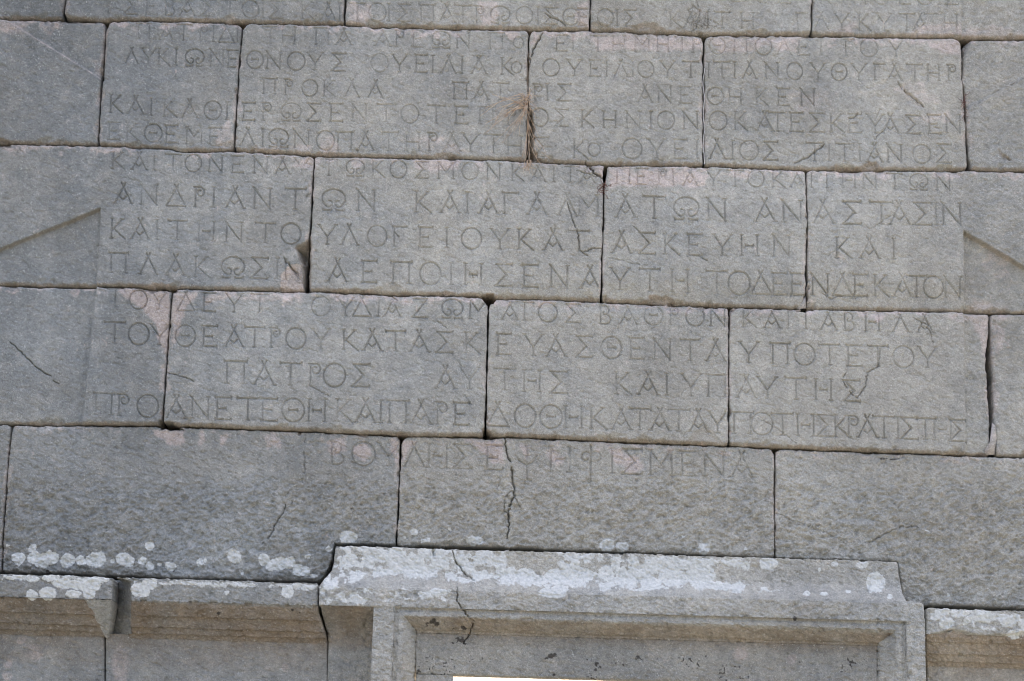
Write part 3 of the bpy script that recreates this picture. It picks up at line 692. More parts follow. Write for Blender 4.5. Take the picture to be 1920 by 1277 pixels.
class Grid:
    """a displaced surface sheet: base points P, survey coordinates, edge distances"""

    def __init__(self, P, depth=0.3, edges='tblr', back=None):
        self.P = P
        self.px, self.py = survey(P.reshape(-1, 3))
        self.px = self.px.reshape(P.shape[:2]).astype(np.float32)
        self.py = self.py.reshape(P.shape[:2]).astype(np.float32)
        du = np.gradient(P, axis=1)
        dv = np.gradient(P, axis=0)
        n = np.cross(dv, du)
        n /= np.linalg.norm(n, axis=2, keepdims=True) + 1e-12
        if (n[..., 1].mean()) > 0:
            n = -n
        self.n = n
        self.h = np.zeros(P.shape[:2], np.float32)
        self.wear = np.zeros(P.shape[:2] + (4,), np.float32)
        self.lab = np.zeros(P.shape[:2], np.int32)
        self.depth = depth
        self.edges = edges
        self.cut = None
        self.cx0, self.cx1 = self.px.min(0), self.px.max(0)
        self.ry0, self.ry1 = self.py.min(1), self.py.max(1)
        nx, ny = self.px, self.py
        self.wx = nx + 2.2 * fbm(nx, ny, 9, 2, 31)
        self.wy = ny + 2.2 * fbm(nx, ny, 9, 2, 47)
        j = np.arange(P.shape[1])
        i = np.arange(P.shape[0])
        big = np.full(P.shape[:2], 1e3, np.float32)
        self.dl = np.abs(self.px - self.px[:, :1]) if 'l' in edges else big
        self.dr = np.abs(self.px - self.px[:, -1:]) if 'r' in edges else big
        self.dt = np.abs(self.py - self.py[:1, :]) if 't' in edges else big
        self.db = np.abs(self.py - self.py[-1:, :]) if 'b' in edges else big

    def win(self, x0, y0, x1, y1):
        c = np.nonzero((self.cx1 >= x0) & (self.cx0 <= x1))[0]
        r = np.nonzero((self.ry1 >= y0) & (self.ry0 <= y1))[0]
        if len(c) == 0 or len(r) == 0:
            return None
        return slice(r[0], r[-1] + 1), slice(c[0], c[-1] + 1)

    def texture(self, rough=1.0, fine=1.0):
        x, y = self.px, self.py
        self.h += 0.0016 * fbm(x, y, 120, 2, 1) * 1.0
        self.h += 0.0009 * fine * fbm(x, y * 1.5, 16, 3, 3)
        st = fbm(x * 0.62 - y * 0.15, y - x * 0.2, 4.2, 2, 5)
        self.h += 0.0016 * fine * st
        dash = fbm(x * 0.50 - y * 0.12, y * 0.95 - x * 0.22, 5.0, 2, 111)
        self.h -= 0.0044 * fine * sstep(0.3, 0.8, dash)
        dash2 = fbm(x * 0.85 + y * 0.2, y * 0.8 - x * 0.3, 8.0, 2, 117)
        self.h -= 0.0040 * fine * sstep(0.42, 0.8, dash2)
        self.h += 0.0007 * fine * vnoise(x / 2.1, y / 2.1, 9)
        if not np.isscalar(rough) or rough > 0:
            pk = fbm(x, y, 13, 3, 13)
            pk2 = fbm(x * .8 + y * .3, y * 1.1, 5, 2, 17)
            self.h += rough * (0.0042 * pk + 0.0034 * pk2 - 0.0034 * np.clip(pk2, 0.2, 1))
        # hair veins
        v = np.abs(fbm(x, y, 60, 3, 23))
        gate = sstep(0.1, 0.5, fbm(x, y, 90, 2, 29))
        self.h -= 0.0016 * (1 - sstep(0.0, 0.02, v)) * gate
        # small pits
        p = vnoise(x / 3.1, y / 3.1, 61)
        self.h -= 0.0026 * sstep(0.66, 0.9, p)

    def edge_wear(self, r=4.5, drop=0.008, chip=1.0, ochre_bottom=0.0, pale_top=0.0, pale_side=0.0):
        x, y = self.px, self.py
        nz = fbm(x, y, 26, 3, 41)
        nz2 = fbm(x, y, 7, 2, 43)
        lst = [(self.dl, 'l'), (self.dr, 'r'), (self.dt, 't'), (self.db, 'b')]
        if self.cut is not None:
            lst.append((np.maximum(self.cut, 0), 'c'))
        for d, nm in lst:
            if nm not in self.edges and nm != 'c':
                continue
            rb = r * 1.5 if nm == 'b' else r
            rr = rb * (1 + 0.35 * nz2) + chip * 13 * sstep(0.22, 0.75, nz) * (1.0 if nm in 'tb' else 0.5)
            t = np.clip(1 - d / np.maximum(rr, 1.5), 0, 1)
            self.h -= drop * (1.6 if nm == 'b' else 1.0) * (0.6 + 0.08 * rr) * t * t
            if nm == 'b' and ochre_bottom:  # dust stain, with warm ground bounce on the lower edge painted in
                self.wear[..., 2] = np.maximum(self.wear[..., 2], ochre_bottom * sstep(7.5, 3.0, d + 2.2 * nz2) * (0.75 + 0.25 * nz))
            if nm == 't' and pale_top:
                k = pale_top * sstep(14, 2, d - 16 * nz) * (0.6 + 0.5 * nz2)
                self.wear[..., 0] = np.maximum(self.wear[..., 0], np.clip(k, 0, 1))
            if nm in 'lr' and pale_side:
                k = pale_side * sstep(8, 1.5, d - 9 * nz + 2)
                self.wear[..., 0] = np.maximum(self.wear[..., 0], np.clip(k, 0, 1))

    def corners(self, R=6.0):
        nz = fbm(self.px, self.py, 30, 2, 141)
        for a, na in ((self.dl, 'l'), (self.dr, 'r')):
            for b, nb in ((self.dt, 't'), (self.db, 'b')):
                if na in self.edges and nb in self.edges:
                    rr = R * (1 + 0.9 * nz)
                    q = np.hypot(np.maximum(rr - a, 0), np.maximum(rr - b, 0)) - rr
                    self.h -= 0.05 * sstep(-1.0, 4.0, q) * ((a < rr) & (b < rr))

    def letters(self, depth=0.0098):
        dmap = np.zeros(self.h.shape, np.float32)
        lab = self.lab
        self.used = set()
        for li, xa, ya, xb, yb, hw, dp in STROKES:
            w = self.win(min(xa, xb) - hw - 1, min(ya, yb) - hw - 1, max(xa, xb) + hw + 1, max(ya, yb) + hw + 1)
            if w is None:
                continue
            x, y = self.px[w], self.py[w]
            vx, vy = xb - xa, yb - ya
            t = np.clip(((x - xa) * vx + (y - ya) * vy) / (vx * vx + vy * vy + 1e-9), 0, 1)
            d = np.hypot(x - xa - t * vx, y - ya - t * vy)
            k = np.clip(1.1 - d / hw, 0, 1) * dp
            dmap[w] = np.maximum(dmap[w], k)
            hit = d < hw * 0.92
            if hit.any():
                sub = lab[w]
                sub[hit] = li + 1
                self.used.add(li)
        worn = 0.74 + 0.36 * sstep(-0.6, 0.1, fbm(self.px, self.py, 38, 3, 71))
        edge = np.minimum(np.minimum(self.dt, self.db), np.minimum(self.dl, self.dr))
        worn = worn * sstep(0.5, 5, edge)
        self.h -= depth * dmap * np.clip(worn, 0.3, 1.15)
        self.dmap = dmap

    def damage(self):
        for pl, hw, dep in CRACKS:
            rr = random.Random(int(pl[0][0] * 7 + pl[0][1]))
            q = [pl[0]]
            for a, b in zip(pl[:-1], pl[1:]):
                L = math.hypot(b[0] - a[0], b[1] - a[1])
                n = max(1, int(L / 4))
                for k in range(1, n + 1):
                    t = k / n
                    j = 1.7 if k < n else 0.8
                    q.append((a[0] + (b[0] - a[0]) * t + rr.uniform(-j, j), a[1] + (b[1] - a[1]) * t + rr.uniform(-j, j)))
            nq = len(q)
            for k, (a, b) in enumerate(zip(q[:-1], q[1:])):
                w = self.win(min(a[0], b[0]) - hw - 2, min(a[1], b[1]) - hw - 2, max(a[0], b[0]) + hw + 2, max(a[1], b[1]) + hw + 2)
                if w is None:
                    continue
                u = (k + .5) / nq
                if rr.random() < .12:
                    continue
                lw = hw * 0.62 * (0.5 + 0.65 * min(1, 4 * u, 4 * (1 - u)) * rr.uniform(.4, 1.3))
                x, y = self.px[w], self.py[w]
                vx, vy = b[0] - a[0], b[1] - a[1]
                t = np.clip(((x - a[0]) * vx + (y - a[1]) * vy) / (vx * vx + vy * vy + 1e-9), 0, 1)
                d = np.hypot(x - a[0] - t * vx, y - a[1] - t * vy)
                c = dep * 1.2 * np.clip(1.25 - d / lw, 0, 1)
                cur = self.crk[w]
                self.crk[w] = np.maximum(cur, c)
        self.h -= self.crk
        for poly, dep, sw, och, pale in SPALLS:
            xs = [p[0] for p in poly]
            ys = [p[1] for p in poly]
            w = self.win(min(xs) - 6, min(ys) - 6, max(xs) + 6, max(ys) + 6)
            if w is None:
                continue
            sd = poly_sd(self.wx[w], self.wy[w], poly)
            k = sstep(-0.5, sw, sd)
            rim = sstep(-0.8, 0.8, sd)
            nz = fbm(self.px[w], self.py[w], 9, 3, 83)
            self.h[w] -= dep * k * (1 + 0.25 * nz) + 0.0025 * rim
            self.wear[w + (2,)] = np.maximum(self.wear[w + (2,)], och * rim)
            self.wear[w + (0,)] = np.maximum(self.wear[w + (0,)], pale * rim)

    def stains(self, lichen_ids=True):
        for poly, s in PATINA:
            xs = [p[0] for p in poly]
            ys = [p[1] for p in poly]
            w = self.win(min(xs) - 12, min(ys) - 12, max(xs) + 12, max(ys) + 12)
            if w is None:
                continue
            ax, ay = self.px[w], self.py[w]
            sd = poly_sd(self.wx[w] + 5 * fbm(ax, ay, 22, 2, 91), self.wy[w] + 5 * fbm(ax, ay, 22, 2, 93), poly)
            k = s * sstep(-5, 6, sd)
            self.wear[w + (0,)] = np.maximum(self.wear[w + (0,)], k)
        self.lich = np.zeros(self.h.shape, np.float32)
        self.lid = np.zeros(self.h.shape, np.int32)
        for (x, y, rx, ry), cid in zip(LICHEN_DISC, DISC_ID):
            w = self.win(x - rx - 4, y - ry - 4, x + rx + 4, y + ry + 4)
            if w is None:
                continue
            q = np.hypot((self.wx[w] - x) / rx, (self.wy[w] - y) / ry)
            k = sstep(1.16, 0.9, q) * (0.94 + 0.06 * np.cos(np.clip(q, 0, 1) * 9))
            self.lich[w] = np.maximum(self.lich[w], k)
            self.lid[w][k > 0.5] = cid
        for pi, (poly, s) in enumerate(LICHEN_POLY):
            xs = [p[0] for p in poly]
            ys = [p[1] for p in poly]
            w = self.win(min(xs) - 12, min(ys) - 12, max(xs) + 12, max(ys) + 12)
            if w is None:
                continue
            ax, ay = self.px[w], self.py[w]
            sd = poly_sd(self.wx[w] + 4 * fbm(ax, ay, 14, 2, 95), self.wy[w] + 4 * fbm(ax, ay, 14, 2, 97), poly)
            gaps = sstep(0.6, 0.1, fbm(ax, ay, 16, 3, 99) * 0.9 + (1 - s) * 0.8)
            k = sstep(-4, 4, sd) * gaps
            self.lich[w] = np.maximum(self.lich[w], k)
            self.lid[w][k > 0.5] = 400 + pi
        self.wear[..., 1] = np.maximum(self.wear[..., 1], self.lich)
        self.h += 0.0012 * sstep(0.3, 0.8, self.lich)
        for x, y, rx, ry in FAINT:
            w = self.win(x - rx * 1.5, y - ry * 1.5, x + rx * 1.5, y + ry * 1.5)
            if w is None:
                continue
            q = np.hypot((self.wx[w] - x) / rx, (self.wy[w] - y) / ry)
            self.wear[w + (0,)] = np.maximum(self.wear[w + (0,)], 0.55 * sstep(1.3, 0.6, q))
        for x, y, rx, ry in DARKS:
            w = self.win(x - rx - 5, y - ry - 5, x + rx + 5, y + ry + 5)
            if w is None:
                continue
            q = np.hypot((self.wx[w] - x) / rx, (self.wy[w] - y) / ry)
            brk = sstep(-0.45, 0.25, fbm(self.px[w], self.py[w], 4.5, 2, 131) + 0.5 * (1 - q))
            self.wear[w + (3,)] = np.maximum(self.wear[w + (3,)], 0.72 * sstep(1.45, 0.6, q) * brk)

    def tone(self, warm=0.5, light=1.0):
        x, y = self.px, self.py
        t = np.zeros(self.h.shape + (4,), np.float32)
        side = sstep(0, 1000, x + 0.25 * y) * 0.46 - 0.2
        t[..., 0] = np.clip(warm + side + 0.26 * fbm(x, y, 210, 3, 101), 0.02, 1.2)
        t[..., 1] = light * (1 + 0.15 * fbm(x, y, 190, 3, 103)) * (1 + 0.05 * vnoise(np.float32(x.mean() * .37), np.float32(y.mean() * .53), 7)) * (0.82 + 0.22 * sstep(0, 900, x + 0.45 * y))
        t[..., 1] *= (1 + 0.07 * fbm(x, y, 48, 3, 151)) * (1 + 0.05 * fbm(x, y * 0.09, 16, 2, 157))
        t[..., 3] = 1
        fl = sstep(0.84, 0.93, vnoise(x / 3.3, y / 3.3, 163)) * sstep(0.0, 0.5, fbm(x, y, 80, 2, 167))
        self.wear[..., 0] = np.maximum(self.wear[..., 0], 0.9 * fl)
        self.t = t

    def build(self, name, parent=None, label=None, split=True, line_names=True):
        P = self.P + self.n * self.h[..., None]
        n, m = self.h.shape
        V = P.reshape(-1, 3)
        idx = np.arange(n * m).reshape(n, m)
        F = np.stack([idx[:-1, :-1], idx[:-1, 1:], idx[1:, 1:], idx[1:, :-1]], -1).reshape(-1, 4)
        FL = np.maximum(np.maximum(self.lab[:-1, :-1], self.lab[:-1, 1:]), np.maximum(self.lab[1:, 1:], self.lab[1:, :-1])).reshape(-1)
        W = self.wear.reshape(-1, 4)
        T = self.t.reshape(-1, 4)
        keep = np.ones(len(F), bool)
        if self.cut is not None:
            ok = self.cut >= 0
            keep = (ok[:-1, :-1] & ok[:-1, 1:] & ok[1:, 1:] & ok[1:, :-1]).reshape(-1)
        # sides going back into the wall, from every open border of the sheet
        FK = F[keep]
        E0 = np.concatenate([FK[:, [0, 1]], FK[:, [1, 2]], FK[:, [2, 3]], FK[:, [3, 0]]])
        key = np.minimum(E0[:, 0], E0[:, 1]).astype(np.int64) * (n * m) + np.maximum(E0[:, 0], E0[:, 1])
        _, first, cnt = np.unique(key, return_index=True, return_counts=True)
        be = E0[first[cnt == 1]]
        loop = np.unique(be)
        S = V[loop].copy()
        S[:, 1] = self.depth
        nv = len(V)
        back = np.full(nv, -1)
        back[loop] = nv + np.arange(len(loop))
        SF = np.stack([be[:, 1], be[:, 0], back[be[:, 0]], back[be[:, 1]]], -1)
        FL = np.where(keep, FL, 0)
        cnt_l = np.bincount(FL)
        FL = np.where(cnt_l[FL] < 25, 0, FL)         # crumbs too small to point at stay in the block
        fr = (FL == 0) & keep
        Vb = np.concatenate([V, S])
        Wb = np.concatenate([W, W[loop] * np.array([0.4, 0, 1, 0]) + np.array([0, 0, 0.25, 0])])
        Tb = np.concatenate([T, T[loop]])
        Fb = np.concatenate([F[fr], SF])
        if parent is None:
            c = V[np.unique(Fb[Fb < nv])].mean(0)
            loc = (float(c[0]), 0.12, float(V[:, 2].min()))
        else:
            loc = None
        u, inv = np.unique(Fb, return_inverse=True)
        o = mesh_obj(name, Vb[u], inv.reshape(Fb.shape), STONE, parent, loc, {'wear': Wb[u], 'tone': Tb[u]})
        for li in sorted(set(FL.tolist()) - {0}):
            q = F[FL == li]
            if len(q) < 25:
                continue
            u, inv = np.unique(q, return_inverse=True)
            nm = 'inscription_line' if li < 200 else 'lichen_patch'
            mesh_obj(nm, V[u], inv.reshape(q.shape), STONE, o, None, {'wear': W[u], 'tone': T[u]})
        return o


STEP = 1.3


def finish(g, warm, light, rough=0.25, r=4.5, drop=0.008, chip=1.0, ob=0.0, pt=0.0, ps=0.0, text=True, fine=1.0):
    g.crk = np.zeros(g.h.shape, np.float32)
    g.texture(rough, fine)
    g.edge_wear(r, drop, chip, ob, pt, ps)
    if text:
        g.corners()
        g.letters()
    g.damage()
    g.stains()
    g.tone(warm, light)
    # patches of lichen big enough to point at become parts
    lk = g.lich > 0.5
    lk &= g.lab == 0
    g.lab[lk] = g.lid[lk]
    return g


def jitter(a, seed, amp=1.0):
    return amp * (1.5 * fbm(a, a * 0 + seed * 17.3, 14, 3, seed) + 0.5 * vnoise(a / 2.5, a * 0 + seed, seed + 3))


def wall_grid(yt, yb, xl, xr, nominal, xspan, yspan):
    """grid between four edge functions given in survey units, on the plane y = -nominal"""
    nx = int((xspan[1] - xspan[0]) / STEP) + 1
    ny = int((yspan[1] - yspan[0]) / STEP) + 1
    u, v = np.meshgrid(np.linspace(0, 1, nx), np.linspace(0, 1, ny))
    x = xspan[0] + u * (xspan[1] - xspan[0])
    y = yspan[0] + v * (yspan[1] - yspan[0])
    for _ in range(4):
        y = yt(x) * (1 - v) + yb(x) * v
        x = xl(y) * (1 - u) + xr(y) * u
    return unproj(x, y, nominal)


# raised tablet with its two dovetail handles
TABLET = [(212, -260), (205, 50), (196, 150), (190, 392), (182, 540), (155, 800), (150, 812), (1809, 860), (1809, 840), (1805, 435), (1806, 200), (1801, 0), (1799, -260)]
HANDLE_L = [(-700, -420), (30, 50), (194, 152), (215, 152), (215, 396), (190, 392), (0, 468), (-700, 760)]
HANDLE_R = [(2600, -260), (1920, 145), (1812, 205), (1795, 205), (1795, 436), (1805, 435), (1920, 503), (2600, 880)]


def tablet_height(g):
    x, y = g.wx * 0.35 + g.px * 0.65, g.wy * 0.35 + g.py * 0.65
    sd = poly_sd(x, y, TABLET)
    a = sstep(-2.6, 1.2, sd)
    b = sstep(-3.2, 1.0, poly_sd(x, y, HANDLE_L))
    c = sstep(-3.2, 1.0, poly_sd(x, y, HANDLE_R))
    left = sstep(1000, 900, g.px)
    amp = 0.015 + 0.012 * left * sstep(60, 420, g.py) + 0.008 * (1 - left) * sstep(575, 590, g.py) + 0.020 * (1 - left) * sstep(300, 450, g.py) * sstep(580, 520, g.py)
    k = np.maximum(a, np.maximum(b, c))
    g.h += amp * k - 0.006
    # ochre film on the handle undersides, with their brown bounce light painted in
    lo = np.maximum(sstep(-5, -1, poly_sd(x, y, HANDLE_L)) * sstep(1.0, -1, poly_sd(x, y, HANDLE_L)) * (g.px < 188),
                    sstep(-6, -1, poly_sd(x, y, HANDLE_R)) * sstep(1.0, -1, poly_sd(x, y, HANDLE_R)) * (g.px > 1806)) * (g.py > 380)
    g.wear[..., 2] = np.maximum(g.wear[..., 2], 0.45 * lo)
    up = (sstep(-4, -1, poly_sd(x, y, HANDLE_L)) * sstep(3.0, 0, poly_sd(x, y, HANDLE_L)) * (g.px < 190)) * (g.py < 200)
    g.wear[..., 0] = np.maximum(g.wear[..., 0], 0.5 * up)  # pale tint paints the lit upper edge of the left handle


GRP = 'courses of grey limestone blocks in the inscribed wall'
BLOCKS = [
 # course, left joint, right joint, warm, light, label
 (0, None, 0, .30, .92, 'plain block end at the top left corner, beside the joint left of ΣΕΒΑΣ'),
 (0, 0, 1, .34, .95, 'top row block starting with ΣΕΒΑΣΤΟΙΣ under the upper photo edge'),
 (0, 1, 2, .55, 1.02, 'top row block reading ΤΟΙΣΠΑΤΡ with pinkish bare patches'),
 (0, 2, 3, .62, .98, 'top row block with a mossy cracked lower edge and twigs, beginning ΟΙΣ Κ'),
 (0, 3, None, .52, 1.0, 'top row block at the upper right corner, ending ΥΚΥΤΑΤΗ beside a plain margin'),
 (1, None, 0, .26, .95, 'plain blue-grey block on the left with a pale slanting ridge, second row from top'),
 (1, 0, 1, .34, .96, 'narrow block carved ΚΑΙΚΑΘΙ and ΕΚΘΕΜΕ, with an empty strip between its lines'),
 (1, 1, 2, .48, 1.0, 'second row block left of the dry straw weed, reading ΕΡΩΣΕΝΤΟΤΕ'),
 (1, 2, 3, .56, 1.02, 'second row block right of the dry straw weed, pink along its top, reading ΣΚΗΝΙΟΝ'),
 (1, 3, 4, .62, .99, 'second row block with ΘΗΚΕΝ, a diagonal gouge and a beige upper right corner'),
 (1, 4, None, .48, 1.0, 'plain rounded block at the right edge with a fine slanting line'),
 (2, None, 0, .36, .97, 'long block with a brown-edged wedge at left and a deep broken lower right corner'),
 (2, 0, 1, .52, 1.02, 'middle row block reading ΚΑΙΑΓΑΛ with a cracked-off upper right corner'),
 (2, 1, 2, .58, 1.03, 'middle row block with a pink top edge, reading ΑΤΩΝ ΑΝ and ΥΤΗ ΤΟΔΕ'),
 (2, 2, None, .64, 1.0, 'long block on the right with a shadowed slanting wedge, reading ΑΣΤΑΣΙΝ and ΝΔΕΚΑΤΟΝ'),
 (3, None, 0, .28, .95, 'dark blue-grey block at left with a bright pink upper right corner, ending ΤΟΥ'),
 (3, 0, 1, .42, .99, 'block reading ΘΕΑΤΡΟΥΚΑΤΑΣΚ and ΠΑΤΡΟΣ, with a dark hole at its lower left corner'),
 (3, 1, 2, .56, 1.03, 'block reading ΕΥΑΣΘΕΝΤΑ and ΤΗΣ ΚΑΙΥΠ, right of the small deep hole'),
 (3, 2, 3, .66, 1.03, 'block reading ΥΠΟΤΕΤΟΥ and ΚΡΑΤΙΣΤΗΣ, left of the wide open joint'),
 (3, 3, None, .70, .98, 'plain rough block at the right edge, right of the wide open joint'),
 (4, None, 0, .30, .95, 'sliver of a block at the left edge above the moulded ledge'),
 (4, 0, 1, .30, .93, 'wide dark grey block over the ledge with a row of white lichen discs, ending ΒΟΥ'),
 (4, 1, 2, .56, 1.0, 'block directly above the door crown, split by a long crack, reading ΜΕΝΑ'),
 (4, 2, None, .62, .99, 'big rough block stepped down around the right end of the door crown'),
]
XMIN, XMAX = -230.0, 2150.0
GAPB = 1.45


def left_of_crown(y):
    return np.interp(y, [1010, 1019, 1032, 1050, 1062, 1074, 1086, 1094], [626, 626, 622, 621, 616, 609, 600, 592])


def build_block(k, lj, rj, warm, light, label):
    if lj is None:
        xl = lambda y: np.full_like(np.asarray(y, float), XMIN)
        lx = XMIN
    else:
        xl = lambda y: joint((k, lj), y, 1) + jitter(np.asarray(y, float), 3 + k * 7 + lj, .8)
        lx = float(joint((k, lj), np.mean([p[1] for p in JOINT[(k, lj)]]), 0))
    if rj is None:
        xr = lambda y: np.full_like(np.asarray(y, float), XMAX)
        rx = XMAX
    else:
        xr = lambda y: joint((k, rj), y, -1) + jitter(np.asarray(y, float), 5 + k * 7 + rj, .8)
        rx = float(joint((k, rj), np.mean([p[1] for p in JOINT[(k, rj)]]), 0))
    sd = 11 * k + (lj if lj is not None else 9)
    yt = lambda x: bed(k - 1, x) + GAPB + jitter(x, 60 + sd, 1.0)
    cutp = None
    if k < 4:
        yb = lambda x: bed(k, x) - GAPB + jitter(x, 90 + sd, .9)
        ys = (float(bed(k - 1, (lx + rx) / 2)), float(bed(k, (lx + rx) / 2)))
    elif lj is None or lj == 0:
        crown_l = lambda x: np.interp(x, BOT4L[:, 0], BOT4L[:, 1]) - 1.5 + jitter(x, 151, .8)
        yb = crown_l
        cutp = [(592, 1200), (594, 1092), (602, 1086), (611, 1074), (617, 1062), (622, 1050), (624, 1032), (627, 1018.2), (648, 1018.8), (765, 1020.8), (765, 1200)] if lj == 0 else None
        ys = (815, 1085)
    elif lj == 1:
        yb = lambda x: np.interp(x, [p[0] for p in CROWN_TOP], [p[1] for p in CROWN_TOP]) - 1.6 + jitter(x, 152, .7)
        ys = (830, 1035)
    else:
        yb = lambda x: np.interp(x, [1440, 1740, 1920, 2200], [1125, 1133, 1139, 1149]) + jitter(x, 153, .8)
        cutp = [(1440, 1044.5), (1560, 1048.5), (1680, 1052.5), (1685, 1054), (1687, 1080), (1691, 1108), (1697, 1126), (1709, 1131), (1709, 1250), (1440, 1250)]
        ys = (850, 1135)
    P = wall_grid(yt, yb, xl, xr, 0.0, (lx, rx), ys)
    e = 'tb' + ('l' if lj is not None else '') + ('r' if rj is not None else '')
    g = Grid(P, 0.30, e)
    if cutp:                    # the corner that gives way to the door crown
        g.cut = -poly_sd(g.px + 0.5 * (g.wx - g.px), g.py + 0.35 * (g.wy - g.py), cutp)
    rough = 0.32
    if k == 4:
        rough = 0.4 + 1.9 * sstep(880, 930, g.py + 14 * fbm(g.px, g.py, 60, 2, 5))
        if rj is None:
            rough = np.maximum(rough, 0.9 + 0.9 * sstep(900, 960, g.py))
    if k < 4:
        tablet_height(g)
        out = sstep(2, -6, poly_sd(g.px, g.py, TABLET)) * (g.px > 1000)
        rough = rough + 0.5 * out
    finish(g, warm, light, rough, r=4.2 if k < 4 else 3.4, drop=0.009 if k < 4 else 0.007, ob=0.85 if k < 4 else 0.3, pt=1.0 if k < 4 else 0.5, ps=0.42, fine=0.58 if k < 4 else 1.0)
    o = g.build('stone_block')
    tag(o, label, 'stone block', GRP)
    return o


for b in BLOCKS:
    build_block(*b)

# ------------------------------------------------------------------ mouldings


def rows_from_profile(prof, refx, xl, xr, dens=1.3, plumb=None):
    """prof: list of (survey y at refx, depth d); xl, xr: survey x as functions of survey y. returns grid of points"""
    ys, ds = [], []
    for (y0, d0), (y1, d1) in zip(prof[:-1], prof[1:]):
        L = math.hypot(y1 - y0, (d1 - d0) / 0.0024)
        n = max(1, int(round(L / dens)))
        for t in range(n):
            ys.append(y0 + (y1 - y0) * t / n)
            ds.append(d0 + (d1 - d0) * t / n)
    ys.append(prof[-1][0])
    ds.append(prof[-1][1])
    ys, ds = np.array(ys), np.array(ds)
    ref = unproj(np.full(len(ys), float(refx)), ys, ds)
    Z = ref[:, 2]
    lx = np.array([float(xl(y)) for y in ys])
    rx = np.array([float(xr(y)) for y in ys])
    slope = 0.036
    PL = unproj(lx, ys + (lx - refx) * slope, ds)
    PR = unproj(rx, ys + (rx - refx) * slope, ds)
    if plumb is not None:        # ends of the rows stand on plumb lines read at this survey height
        PL = unproj(lx, np.full(len(ys), float(plumb)), ds)
        PR = unproj(rx, np.full(len(ys), float(plumb)), ds)
    nx = int((rx.max() - lx.min()) / STEP) + 1
    u = np.linspace(0, 1, nx)[None, :]
    X = PL[:, :1] * (1 - u) + PR[:, :1] * u
    return np.stack([X, np.repeat(-ds[:, None], nx, 1), np.repeat(Z[:, None], nx, 1)], -1)


def z_at(x, y, d):
    return unproj(np.array([float(x)]), np.array([float(y)]), np.array([float(d)]))[0]


def down_to_ground(P, z0=0.02, n=26):
    """append coarse rows below the last row down to the ground"""
    last = P[-1]
    t = (np.linspace(0, 1, n + 1)[1:]) ** 1.2
    ext_rows = [np.stack([last[:, 0], last[:, 1], last[:, 2] * (1 - s) + z0 * s], -1) for s in t]
    return np.concatenate([P, np.array(ext_rows)], 0)


def cst(v):
    return lambda y: v


def stain_bounce_rows(g, y0, y1, amount, refx):
    """ochre dust film plus painted bounce and brown shading on an overhung band, survey y measured at refx"""
    yy = g.py - (g.px - refx) * 0.036
    nz = fbm(g.px, g.py, 40, 3, 201)
    k = sstep(y0 - 2, y0 + 2, yy) * sstep(y1 + 22, y1 - 4, yy + 8 * nz) * np.clip(amount + 0.3 * nz, 0, 1)
    g.wear[..., 2] = np.maximum(g.wear[..., 2], k)


CORN = [(1081, .150), (1083, .156), (1126, .158), (1128, .150), (1154, .104), (1155, .088), (1175, .060), (1176, .046), (1187, .030), (1188, .018), (1196, .004)]


def moulded_block(xl, xr, refx, prof, warm, light, label, face_x, face_y0, brow=None):
    # plain face below the moulding: the thing's own mesh
    fy = face_y0
    P = rows_from_profile([(fy - 7, .0), (1300 + (refx - 240) * .036, .0)], refx, cst(face_x[0]), cst(face_x[1]))
    P = down_to_ground(P)
    g = Grid(P, 0.35, 'lr')
    stain_bounce_rows(g, fy - 20, fy + 14, 0.5, refx)
    stain_bounce_rows(g, fy - 20, fy + 45, 0.26, refx)
    finish(g, warm, light, 0.35, r=3, drop=.006, chip=.4, text=False)
    o = g.build('moulded_block')
    tag(o, label, 'stone block', 'moulded blocks of the ledge')
    P = rows_from_profile(prof, refx, xl, xr)
    g = Grid(P, 0.30, 'tlr')
    if brow is not None:
        brow(g)
    stain_bounce_rows(g, prof[2][0] + 2, fy, 0.85, refx)  # dust stain plus the brown shading under the ledge, painted as colour
    finish(g, warm, light * 1.02, 0.7, r=3.2, drop=.008, chip=.8, text=False)
    # nicks along the lower arris of the face
    yy = g.py - (g.px - refx) * 0.036
    nk = sstep(0.25, 0.6, fbm(g.px, g.py * 0 + 5, 18, 3, 77)) * sstep(7, 0, np.abs(yy - prof[2][0]))
    nk2 = sstep(0.3, 0.7, fbm(g.px, g.py, 7, 2, 79)) * sstep(5, 0, np.abs(yy - prof[2][0]))
    g.h -= 0.013 * nk + 0.006 * nk2
    c = g.build('ledge_moulding', o)
    return o


fl = lambda y: np.interp(y, [1075, 1126, 1155, 1176, 1200], [208, 205, 203, 202, 200])
o1 = moulded_block(cst(XMIN), lambda y: np.interp(y, [1080, 1125, 1127, 1190, 1200], [210, 209, 164, 200, 201]), 240, CORN, .34, .92,
                   'moulded ledge block at the left edge, ending in a broken triangular stub', (XMIN, 195), 1196)
sl = lambda y: np.interp(y, [1080, 1090, 1126, 1190, 1200], [216, 244, 246, 243, 238])
sr = lambda y: np.interp(y, [1080, 1126, 1140, 1160, 1185, 1200], [595, 595, 597, 604, 612, 613.5])
o2 = moulded_block(sl, sr, 240, CORN, .36, .90, 'moulded ledge block between the broken gap and the door frame', (198, 613.5), 1196)


def broken_brow(g):
    yy = g.py - (g.px - 1830) * 0.036
    line = 1188 + 12 * fbm(g.px, g.py * 0 + 3, 60, 3, 303)
    k = sstep(line - 1, line + 8, yy) * sstep(1212, 1204, yy)
    k2 = sstep(line - 3, line + 3, yy) * sstep(1200, 1190, yy)
    g.h -= 0.022 * k2
    g.h -= 0.006 * k * (1 + fbm(g.px, g.py, 10, 3, 305))


